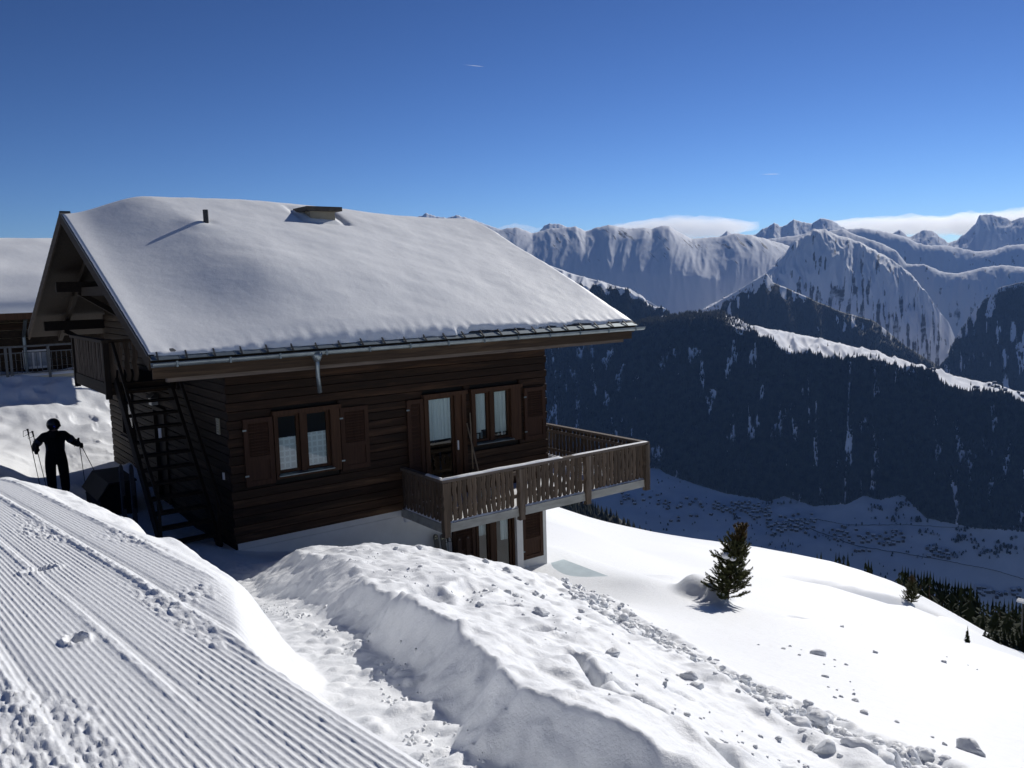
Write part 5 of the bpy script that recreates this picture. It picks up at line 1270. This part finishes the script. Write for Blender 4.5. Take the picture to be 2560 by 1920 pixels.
for i, (x, y) in enumerate([(1522, 585), (1540, 572), (1556, 577), (1572, 582), (1590, 585), (1608, 590), (1626, 588), (1645, 598), (1660, 602), (1677, 598), (1694, 600), (1712, 612), (1730, 628), (1748, 632), (1765, 640), (1780, 634), (1798, 640), (1815, 652), (1832, 646), (1850, 655), (1865, 662), (1885, 668), (1900, 656), (1918, 664), (1936, 676), (1952, 694), (1968, 742), (1990, 748), (2012, 758), (2040, 748), (2058, 752), (2080, 742), (2104, 752), (2128, 758), (2150, 748), (2170, 760), (2192, 756), (2215, 752), (2235, 764), (2090, 790), (2140, 800), (2185, 810), (2220, 830)]):
    if i < 12: lb = 'dark conifer at the far left end of the tree row behind the snow edge'
    elif i < 22: lb = 'dark conifer in the row just right of the lone fir, behind the snow edge'
    elif i < 27: lb = 'tall conifer in the dense knot of trees behind the snow edge'
    else: lb = 'dark conifer in the thick stand behind the thicket at the right border'
    beyond(x, y, 78 + (i * 7) % 23 - (16 if i > 26 else 0), lb, lb.split(' ', 2)[2])
for (x, yt, yb, lb) in [(1795, 742, 800, 'tallest of three tiny saplings on the snow beyond the lone fir'), (1818, 758, 808, 'middle of three tiny saplings on the snow beyond the lone fir'), (1850, 778, 826, 'shortest of three tiny saplings on the snow beyond the lone fir'),
                        (1905, 672, 792, 'conifer on the snow lip to the left of the gap with the dark slender fir'), (1985, 742, 868, 'slender dark fir rooted in the snow just before the edge row')]:
    (px, py), (qx, qy) = z1(x, yb), z1(x, yt); P, t = ground_hit(px, py); conifer(P - np.array([0, 0, .1]), t * (py - qy) / FPX, lb, None, .8)
for (x, yt, yb) in [(1996, 888, 955), (2015, 900, 965), (2035, 878, 972), (2056, 866, 985), (2078, 892, 992), (2100, 880, 1000), (2122, 902, 1008), (2146, 890, 1015), (2168, 872, 1020), (2190, 888, 1030), (2210, 876, 1036)]:
    (px, py), (qx, qy) = z1(x, yb), z1(x, yt); P, t = ground_hit(px, py, t1=75); conifer(P - np.array([0, 0, .2]), t * (py - qy) / FPX, 'bushy dark conifer in the thicket at the lower end of the snow edge', 'thicket at the snow edge', 1.25)
# slender pole at the right border
P, t = ground_hit(2552, 1622, t1=70)
o = empty('pole', tuple(P), label='slender dark pole with a snow cap at the right border', cat='pole')
ph = t * 128 / FPX; MB().tube([(0, 0, -.3), (0, 0, ph)], [.07, .05], 8).build('shaft', M['dark_metal'], o); MB().prism([(-.35, ph), (.35, ph), (.28, ph + .1), (0, ph + .2), (-.28, ph + .1)], 'y', -.3, .3).build('cap', M['snow'], o)

# ---------------------------------------------------------------- snow lumps
def lump_mesh(seed):
    r = np.random.default_rng(seed); m = MB().ball((0, 0, 0), .5, 14, 9).mesh('snow_lump', True); n = len(m.vertices); co = np.zeros(n * 3, np.float32); m.vertices.foreach_get('co', co); co = co.reshape(-1, 3)
    nn = fbm(co[:, 0] * 2.2 + seed * 7, co[:, 1] * 2.2 + co[:, 2] * 1.7, seed, 3); co *= (1 + .55 * nn)[:, None]; co[:, 2] *= .72; co[:, 2] = np.maximum(co[:, 2], -.18)
    m.vertices.foreach_set('co', co.ravel()); m.update(); m.materials.append(M['snow']); return m
def clod_mesh(seed):                       # broken block with cut faces
    r = np.random.default_rng(seed + 80); m = lump_mesh(seed + 30); n = len(m.vertices); co = np.zeros(n * 3, np.float32); m.vertices.foreach_get('co', co); co = co.reshape(-1, 3) * 1.15
    for k in range(7):
        d = r.normal(size=3); d /= np.linalg.norm(d); h = r.uniform(.24, .36); ex = np.maximum(co @ d - h, 0); co = co - ex[:, None] * d
    m.vertices.foreach_set('co', co.astype(np.float32).ravel()); m.update(); return m
LUMP = [lump_mesh(s) for s in range(5)] + [clod_mesh(s) for s in range(5)]
def lump(px, py, size, label, group=None):
    P, t = ground_hit(px, py + size * .25); s = t * size / FPX * 1.05
    o = link_mesh('snow_lump', random.choice(LUMP), None, label=label, cat='snow lump', group=group)
    o.location = (P[0], P[1], P[2] + s * .04); o.scale = (s * random.uniform(.9, 1.15), s * random.uniform(.85, 1.1), s * random.uniform(.8, 1.05)); o.rotation_euler = (random.uniform(-.25, .25), random.uniform(-.25, .25), random.random() * 6.28)
for (x, y, s) in [(1100, 165, 38), (960, 172, 26), (1640, 300, 50), (1655, 312, 40), (1510, 245, 40), (1628, 250, 44), (1540, 225, 30), (1700, 352, 36), (1480, 505, 60), (1640, 432, 60), (1820, 442, 46), (1862, 465, 34), (1700, 460, 48), (2060, 475, 40), (1975, 455, 26), (2030, 440, 20), (2100, 552, 50), (2080, 600, 40), (1740, 578, 25), (1410, 205, 22), (1330, 190, 22), (1760, 390, 26), (1560, 400, 26), (1400, 490, 22)]:
    lump(600 + x / 2.458, 1300 + y / 2.458, s / 2.458, 'rounded snow lump lying on top of the shovelled bank', 'snow lumps on the bank')
lump(600 + 1752 / 2.458, 1300 + 272 / 2.458, 24, 'pale upright snow clod before the lower right shutter of the basement')
lump(600 + 2100 / 2.458, 1300 + 462 / 2.458, 26, 'largest rounded lump on the far right part of the shovelled bank'); lump(600 + 1850 / 2.458, 1300 + 556 / 2.458, 42, 'big dark-sided lump in the middle of the shovelled bank')
def z2(x, y): return (1400 + x / 1.907, 1400 + y / 1.907)
for (x, y, s) in [(345, 335, 46), (510, 570, 26), (715, 467, 32), (605, 740, 32), (320, 310, 20), (955, 838, 24), (850, 625, 28), (960, 607, 44), (225, 208, 13), (205, 208, 13), (105, 165, 50), (70, 178, 30), (45, 150, 18), (1280, 800, 45), (1410, 880, 36), (1040, 850, 30)]:
    lump(*z2(x, y), s / 1.907, 'snow lump on the bank between the crack and the trodden trail', 'lumps between bank and trail')
for (x, y, s) in [(1265, 550, 32), (1500, 437, 26), (1345, 315, 26), (1830, 483, 26), (1140, 452, 16), (1065, 420, 19), (1095, 408, 19), (1365, 497, 20), (1310, 475, 14), (1310, 507, 11), (1260, 497, 11), (1605, 770, 22), (1945, 500, 9), (1990, 522, 9), (1845, 462, 9), (1410, 668, 30), (1400, 640, 20), (1450, 722, 40), (1280, 605, 13), (1385, 580, 13), (1400, 620, 11), (945, 402, 14), (1150, 427, 9), (1340, 650, 22), (1310, 655, 20), (1320, 620, 14), (1775, 843, 18), (1830, 876, 26)]:
    lump(*z2(x, y), s / 1.907, 'small snow lump on the smooth slope beyond the trodden trail', 'lumps on the smooth slope')
lump(*z2(250, 435), 40, 'round snow boulder beside the oval hollow on the bank'); lump(*z2(612, 545), 38, 'tilted snow block, upper one of the touching pair on the bank'); lump(*z2(652, 592), 36, 'rounded snow block, lower one of the touching pair on the bank')
lump(*z2(1272, 880), 66, 'large snow boulder between the bank and the trail near the bottom'); lump(*z2(1215, 897), 26, 'small upright clod leaning on the large snow boulder'); lump(*z2(1230, 434), 36, 'flat-topped snow block on the smooth slope below the lone spruce')
lump(*z2(1965, 882), 68, 'biggest loose snow block, far out on the smooth slope at lower right')
# crumbs along the trail: nobody could count them
r = np.random.default_rng(12); V = []; T = []
base = LUMP[0]; bc = np.zeros(len(base.vertices) * 3, np.float32); base.vertices.foreach_get('co', bc); bc = bc.reshape(-1, 3)
bq = [tuple(p.vertices) for p in base.polygons]
seg = np.cumsum([0] + [np.linalg.norm(TRAIL[i + 1, :2] - TRAIL[i, :2]) for i in range(len(TRAIL) - 1)])
n = 1500; u = r.random(n) * seg[-1]; xx = np.interp(u, seg, TRAIL[:, 0]); yy = np.interp(u, seg, TRAIL[:, 1]); off = r.normal(0, .22, n); dirx = np.gradient(TRAIL[:, 0]); diry = np.gradient(TRAIL[:, 1])
dx = np.interp(u, seg, dirx); dy = np.interp(u, seg, diry); nn = np.hypot(dx, dy); xx = xx - dy / nn * off; yy = yy + dx / nn * off
zz = ground_z(xx, yy); sz = r.uniform(.025, .085, n) * (1 + 1.5 * (r.random(n) > .95)); faces = []
for i in range(n):
    a = r.random() * 6.28; c, s = math.cos(a), math.sin(a); q = bc * sz[i] * r.uniform(.7, 1.2, 3)
    q = np.stack([q[:, 0] * c - q[:, 1] * s + xx[i], q[:, 0] * s + q[:, 1] * c + yy[i], q[:, 2] + zz[i] - .02 * sz[i]], 1); b = i * len(bc); V.append(q); faces += [tuple(b + k for k in f) for f in bq]
me = bpy.data.meshes.new('trail_crumbs'); me.from_pydata(np.concatenate(V).tolist(), [], faces); me.update(); me.polygons.foreach_set('use_smooth', np.ones(len(me.polygons), bool))
link_mesh('trail_crumbs', me, M['snow'], kind='stuff', label='churned snow crumbs filling the trodden trail across the slope', cat='snow')

# fine loose crumbs on the bank, along the foot of its wall and on the path
cr = np.random.default_rng(31); n = 1000; V = []; faces = []
seg = np.cumsum([0] + [np.hypot(*(PATH[i + 1, :2] - PATH[i, :2])) for i in range(len(PATH) - 1)])
u = np.concatenate([cr.uniform(1.5, 8.5, n // 2), cr.uniform(1.5, 9.5, n - n // 2)]); off = np.concatenate([np.abs(cr.normal(.08, .10, n // 2)), .85 + np.abs(cr.normal(0, 1.0, n - n // 2))])
bx_ = np.interp(u, seg, PATH[:, 0]); by_ = np.interp(u, seg, PATH[:, 1]); tx = np.interp(u, seg, np.gradient(PATH[:, 0])); ty = np.interp(u, seg, np.gradient(PATH[:, 1])); tn = np.hypot(tx, ty)
xx = bx_ + ty / tn * off; yy = by_ - tx / tn * off; keep = pn(xx * 1.6, yy * 1.6, 77) > .0; xx, yy = xx[keep], yy[keep]; zz = ground_z(xx, yy); sz = cr.uniform(.004, .012, len(xx)) * (1 + 1.2 * (cr.random(len(xx)) > .94)); c8 = np.array([(-1, -1, -1), (1, -1, -1), (1, 1, -1), (-1, 1, -1), (-.7, -.8, .8), (.8, -.6, .7), (.6, .8, 1), (-.8, .6, .6)]) * .5
f8 = [(0, 1, 5, 4), (1, 2, 6, 5), (2, 3, 7, 6), (3, 0, 4, 7), (4, 5, 6, 7)]
for i in range(len(xx)):
    a = cr.random() * 6.28; c, s = math.cos(a), math.sin(a); q = (c8 + cr.normal(0, .12, (8, 3))) * sz[i] * 1.6
    V.append(np.stack([q[:, 0] * c - q[:, 1] * s + xx[i], q[:, 0] * s + q[:, 1] * c + yy[i], q[:, 2] + zz[i] + .15 * sz[i]], 1)); faces += [tuple(i * 8 + k for k in f) for f in f8]
me = bpy.data.meshes.new('loose_crumbs'); me.from_pydata(np.concatenate(V).tolist(), [], faces); me.update(); me.polygons.foreach_set('use_smooth', np.ones(len(me.polygons), bool))
link_mesh('loose_crumbs', me, M['snow'], kind='stuff', label='fine loose snow crumbs along the dug path and on the bank', cat='snow')

# ---------------------------------------------------------------- village on the valley floor
M['far_wall'] = simple('far chalet walls', (.035, .026, .02), .9, .1, .4, .1, bmp=0)
def house_me(seed):
    r = random.Random(seed); w, d, h, rh = r.uniform(9, 13), r.uniform(9, 15), r.uniform(5.5, 8.5), r.uniform(2.2, 3.2)
    m = MB().box(-w / 2, w / 2, -d / 2, d / 2, -3, h); m.prism([(-w / 2, h), (w / 2, h), (0, h + rh)], 'y', -d / 2, d / 2); nf_ = len(m.f)
    e = 1.1; k = rh / (w / 2); m.prism([(-w / 2 - e, h - e * k), (0, h + rh), (w / 2 + e, h - e * k), (w / 2 + e, h - e * k + .8), (0, h + rh + .9), (-w / 2 - e, h - e * k + .8)], 'y', -d / 2 - e, d / 2 + e)
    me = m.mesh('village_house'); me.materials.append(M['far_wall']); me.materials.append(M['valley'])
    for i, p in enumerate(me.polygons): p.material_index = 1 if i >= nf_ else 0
    return me
HOUSES = [house_me(s) for s in range(6)]
BUSH = []
for s in range(4):
    r_ = random.Random(s + 50); V = []; F = []
    for k in range(60):
        a, b, c = r_.random() * 6.28, r_.random(), r_.random(); R_ = 4.5 * (1 - b) ** .6 * c ** .5; z = 1 + 10 * b; k0 = len(V); q = 1.6
        x, y = R_ * math.cos(a), R_ * math.sin(a); V += [(x - q, y, z), (x + q * r_.uniform(.3, 1), y + q, z + r_.uniform(-1, 1)), (x, y - q, z + q * 1.3)]; F.append((k0, k0 + 1, k0 + 2))
    me = bpy.data.meshes.new('valley_tree'); me.from_pydata(V, [], F); me.update(); me.materials.append(M['forest']); BUSH.append(me)
def z3(x, y): return (1540 + x / 2.1686, 1150 + y / 2.1686)
vr = random.Random(4)
used = []
def house(px, py, label, group, s=1.0):
    if any(abs(px - a) < 5.5 and abs(py - b) < 3.2 for a, b in used): return
    used.append((px, py)); P = floor_at(px, py); o = link_mesh('village_house', vr.choice(HOUSES), None, label=label, cat='house', group=group)
    o.location = tuple(P); o.rotation_euler = (0, 0, .55 + vr.choice([0, math.pi / 2]) + vr.uniform(-.25, .25)); o.scale = (s, s, s)
def cluster(n, x0, x1, y0, y1, label, group, tilt=0.0, bell=True, cells=1):
    for i in range(n):
        u = vr.random(); v = (vr.random() + vr.random()) / 2 if bell else vr.random()
        x = x0 + (x1 - x0) * u; lb = label
        if cells > 1:
            c = min(cells - 1, int(u * cells)); side = (['left end', 'right end'] if cells == 2 else ['left end', 'middle', 'right end'] if cells == 3 else ['left end', 'left middle', 'right middle', 'right end'])[c]
            lb = ('upper ' if v < .5 else 'lower ') + 'snow-roofed chalet at the ' + side + ' of ' + label
        house(*z3(x, y0 + (y1 - y0) * v + tilt * (u - .5)), lb, group)
cluster(26, 10, 240, 175, 250, 'the loose hamlet beside the balcony corner', 'hamlet by the balcony corner', cells=3)
cluster(22, 260, 480, 190, 275, 'the scatter between balcony hamlet and dense village', 'scattered valley chalets', cells=3)
cluster(8, 240, 560, 285, 335, 'tiny chalet scattered on the snow below the upper hamlets', 'lower scattered chalets', bell=False)
cluster(95, 530, 840, 225, 325, 'the densest valley village', 'dense village', 30, cells=4)
cluster(75, 815, 1085, 275, 410, 'the village right of the spruce tip', 'village right of the spruce tip', -20, cells=4)
cluster(60, 1160, 1560, 355, 470, 'the village built in long rows', 'village with long rows', 20, cells=4)
cluster(8, 1280, 1420, 480, 505, 'tiny chalet along the road under the village with long rows', 'chalets along the road')
cluster(22, 1680, 1810, 465, 540, 'the small hamlet round the dark trees', 'hamlet round the dark trees', cells=2)
cluster(24, 1960, 2200, 690, 750, 'the nearest hamlet above the conifer edge', 'hamlet above the conifer edge', 20, cells=3)
def vtree(px, py, label, group, s=1.0):
    P = floor_at(px, py); o = link_mesh('valley_tree', vr.choice(BUSH), None, label=label, cat='tree', group=group); o.location = tuple(P); o.rotation_euler = (0, 0, vr.random() * 6.28); o.scale = (s * vr.uniform(.7, 1.3),) * 2 + (s * vr.uniform(.7, 1.3),)
for (x0, x1, y0, y1, n, wh) in [(100, 560, 100, 250, 22, 'on the upper snow beside the balcony corner'), (100, 560, 250, 420, 22, 'on the snow left of the spruce top'), (560, 850, 330, 500, 16, 'on the snow right behind the spruce top'), (850, 1160, 400, 500, 16, 'on the snow below the village road bend'), (1250, 1600, 290, 360, 16, 'on the snow just above the upper road'), (1080, 1300, 380, 520, 14, 'along the lower road near the long-rowed village'), (1560, 1900, 400, 540, 22, 'between the two roads at right'), (1400, 1700, 500, 640, 14, 'on the snow below the lower road'), (600, 900, 380, 470, 10, 'under the dense village')]:
    for i in range(n): vtree(*z3(vr.uniform(x0, x1), vr.uniform(y0, y1)), 'small dark tree ' + wh, 'trees dotted ' + wh, vr.uniform(.5, 1.0))
for (x, y, n, w_, h_, wh) in [(1410, 270, 16, 50, 25, 'grove under the forest edge right of the cut line'), (1510, 330, 8, 20, 14, 'small clump on the upper road'), (1660, 400, 12, 60, 22, 'narrow grove between the roads'), (1890, 430, 26, 60, 36, 'loose grove left of the big grove at right'), (2080, 490, 60, 130, 40, 'big wide grove at the right border of the valley'), (1835, 525, 8, 25, 20, 'round clump on the lower road'), (1730, 490, 8, 30, 25, 'clump inside the small right hamlet'), (860, 240, 14, 90, 10, 'strip of wood above the dense village'), (655, 325, 8, 22, 14, 'dark clump under the dense village'), (1880, 375, 12, 60, 14, 'strip of trees on the upper road'), (1550, 240, 20, 40, 40, 'grove in the snow bay of the forest edge'), (1620, 330, 16, 60, 20, 'grove where the forest meets the upper road')]:
    for i in range(n): vtree(*z3(x + w_ * vr.gauss(0, .5), y + h_ * vr.gauss(0, .5)), 'dark tree in the ' + wh, wh, vr.uniform(.7, 1.3))
def road(pts, w, name='road'):
    X = np.concatenate([np.linspace(pts[i][0], pts[i + 1][0], 14)[:-1] for i in range(len(pts) - 1)] + [[pts[-1][0]]]); Y = np.interp(X, [p[0] for p in pts], [p[1] for p in pts])
    C_ = np.array([floor_at(*z3(x, y)) for x, y in zip(X, Y)]); d = np.gradient(C_[:, :2], axis=0); d /= np.linalg.norm(d, axis=1)[:, None]; nrm = np.stack([-d[:, 1], d[:, 0]], 1)
    V = []
    for s in (-1, 1): q = C_.copy(); q[:, :2] += nrm * w * s; q[:, 2] += 1.6; V.append(q)
    V = np.stack(V, 1).reshape(-1, 3); link_mesh(name, np_mesh(name, V, grid_quads(len(X), 2)), M['road'], kind='structure')
M['road'] = simple('cleared wet road', (.10, .10, .11), .8, .2, .2, .05, bmp=0)
road([(980, 352), (1060, 375), (1150, 410), (1300, 462), (1500, 500), (1700, 535), (1850, 556), (2000, 585), (2120, 618), (2230, 650)], 4.5)
road([(1060, 318), (1150, 330), (1250, 348), (1420, 356), (1600, 358), (1800, 362), (2000, 370), (2230, 382)], 3.0)
# huts on the sunlit plateau of the ridge
def ridge_pt(px, f):
    j = np.argmin(np.abs(VF[3][0] * 0 + VF[4][0] - px)); W = VF[1][:, j]; i = int(np.argmin(np.abs(W - f))); return VF[0][i, j]
for (px, f, lb) in [(2437, 1.55, None), (2446, 1.5, None), (2472, 1.6, None), (2480, 1.45, None), (2486, 1.65, None), (2493, 1.5, None), (2496, 1.35, None), (2512, 1.4, None), (2545, 1.5, None), (2556, 1.45, None), (2280, 1.5, None), (2335, 1.6, None)]:
    o = link_mesh('hut', vr.choice(HOUSES), None, label='tiny dark hut on the sunlit snow plateau of the long ridge', cat='hut', group='huts on the ridge plateau'); o.location = tuple(ridge_pt(px, f)); o.rotation_euler = (0, 0, vr.random() * 3)

# ---------------------------------------------------------------- clouds and vapour trails
def cloud_mat(name, density):
    m = bpy.data.materials.new(name); m.use_nodes = True; nt = m.node_tree; nt.nodes.clear()
    out = nt.nodes.new('ShaderNodeOutputMaterial'); v = nt.nodes.new('ShaderNodeVolumePrincipled')
    v.inputs['Color'].default_value = (1, 1, 1, 1); v.inputs['Density'].default_value = density; v.inputs['Anisotropy'].default_value = .55
    nt.links.new(v.outputs[0], out.inputs['Volume']); return m
M['cloud'] = cloud_mat('cloud droplets', .00055); M['wisp'] = cloud_mat('thin cloud droplets', .00022); M['trail'] = cloud_mat('vapour', .03)
def cloud(name, outline_top, outline_bot, t, depth, seed, label, mat):
    """a flat bank of cloud: a closed lumpy body of even droplets, thin at its border"""
    nx = 260; px = np.linspace(outline_top[0][0], outline_top[-1][0], nx); yt = np.interp(px, *zip(*outline_top)); yb = np.interp(px, *zip(*outline_bot)); n = 36
    c = CAM + rays(px, (yt + yb) / 2) * t; d = c - CAM; d = d[:, :2] / np.linalg.norm(d[:, :2], axis=1)[:, None]; half = (yb - yt) / 2 / FPX * t; s = (px - px[0]) / (px[-1] - px[0])
    V = []
    for side in (1, -1):
        for j in range(n):
            v = j / (n - 1); q = c.copy(); q[:, :2] += d * (depth * (v - .5) + 500 * fbm(s * 7, s * 0 + seed, seed, 3)[:, None]); prof = math.sqrt(max(0, 1 - (2 * v - 1) ** 2))
            nz = fbm(q[:, 0] / 1300, q[:, 1] / 700, seed, 5); e = np.sqrt(np.clip(np.minimum(s, 1 - s) * 5, 0, 1))
            q[:, 2] += side * half * prof * e * np.clip(.8 + .55 * nz + (0 if side > 0 else -.2), .02, 2); V.append(q)
    V = np.array(V); g0 = grid_quads(n, nx); m_ = n * nx; i = np.arange(m_).reshape(n, nx); Q = [g0, (g0 + m_)[:, ::-1]]
    for ring in (i[0, :], i[-1, ::-1], i[::-1, 0], i[:, -1]): Q.append(np.stack([ring[:-1], ring[:-1] + m_, ring[1:] + m_, ring[1:]], 1))
    link_mesh(name, np_mesh(name, V.reshape(-1, 3), np.concatenate(Q)), mat, kind='stuff', label=label, cat='cloud')
cloud('cloud', [(1450, 580), (1540, 563), (1640, 545), (1730, 541), (1830, 545), (1900, 560)], [(1450, 596), (1540, 598), (1640, 604), (1750, 606), (1830, 600), (1900, 570)], 26000, 5000, 301, 'thin white lens of cloud over the mountain wall', M['cloud'])
cloud('cloud', [(2040, 556), (2110, 545), (2200, 541), (2310, 539), (2400, 533), (2480, 526), (2560, 518), (2800, 500)], [(2040, 580), (2110, 590), (2200, 600), (2310, 595), (2400, 600), (2480, 605), (2560, 605), (2800, 605)], 27000, 6000, 302, 'long pale cloud bank behind the peaks at right', M['cloud'])
cloud('cloud', [(1235, 572), (1290, 556), (1360, 572)], [(1235, 582), (1290, 586), (1360, 584)], 25000, 2500, 303, 'small wisp of cloud by the roof end', M['wisp'])
def contrail(a, b, t, w0, w1, label):
    pts = [tuple(at(a[0] + (b[0] - a[0]) * f, a[1] + (b[1] - a[1]) * f, t)) for f in np.linspace(0, 1, 16)]
    MB().tube(pts, [max(.02, math.sin(math.pi * f ** 1.6)) * (w0 + (w1 - w0) * f) * t / FPX for f in np.linspace(0, 1, 16)], 8).build('vapour_trail', M['trail'], label=label, cat='vapour trail')
contrail((1146, 160), (1212, 167), 33000, .5, 1.0, 'short white vapour trail high in the sky above the roof')
contrail((1886, 436), (1952, 435), 52000, .5, .95, 'short white vapour trail low in the sky above the mountains')
# ---------------------------------------------------------------- air between here and the far mountains
hm_ = bpy.data.materials.new('haze'); hm_.use_nodes = True; hn = hm_.node_tree; hn.nodes.clear()
ho = hn.nodes.new('ShaderNodeOutputMaterial'); hv = hn.nodes.new('ShaderNodeVolumePrincipled')
hv.inputs['Color'].default_value = (.24, .46, 1.0, 1); hv.inputs['Density'].default_value = 1.7e-5; hv.inputs['Anisotropy'].default_value = .2
hn.links.new(hv.outputs[0], ho.inputs['Volume'])
zmax = max(float(np.max(V_)) for V_ in TOPS) + 60
MB().box(-3000, 17500, -9000, 19000, -2600, zmax).build('haze', hm_, kind='stuff', label='thin blue air over the valley', cat='haze')
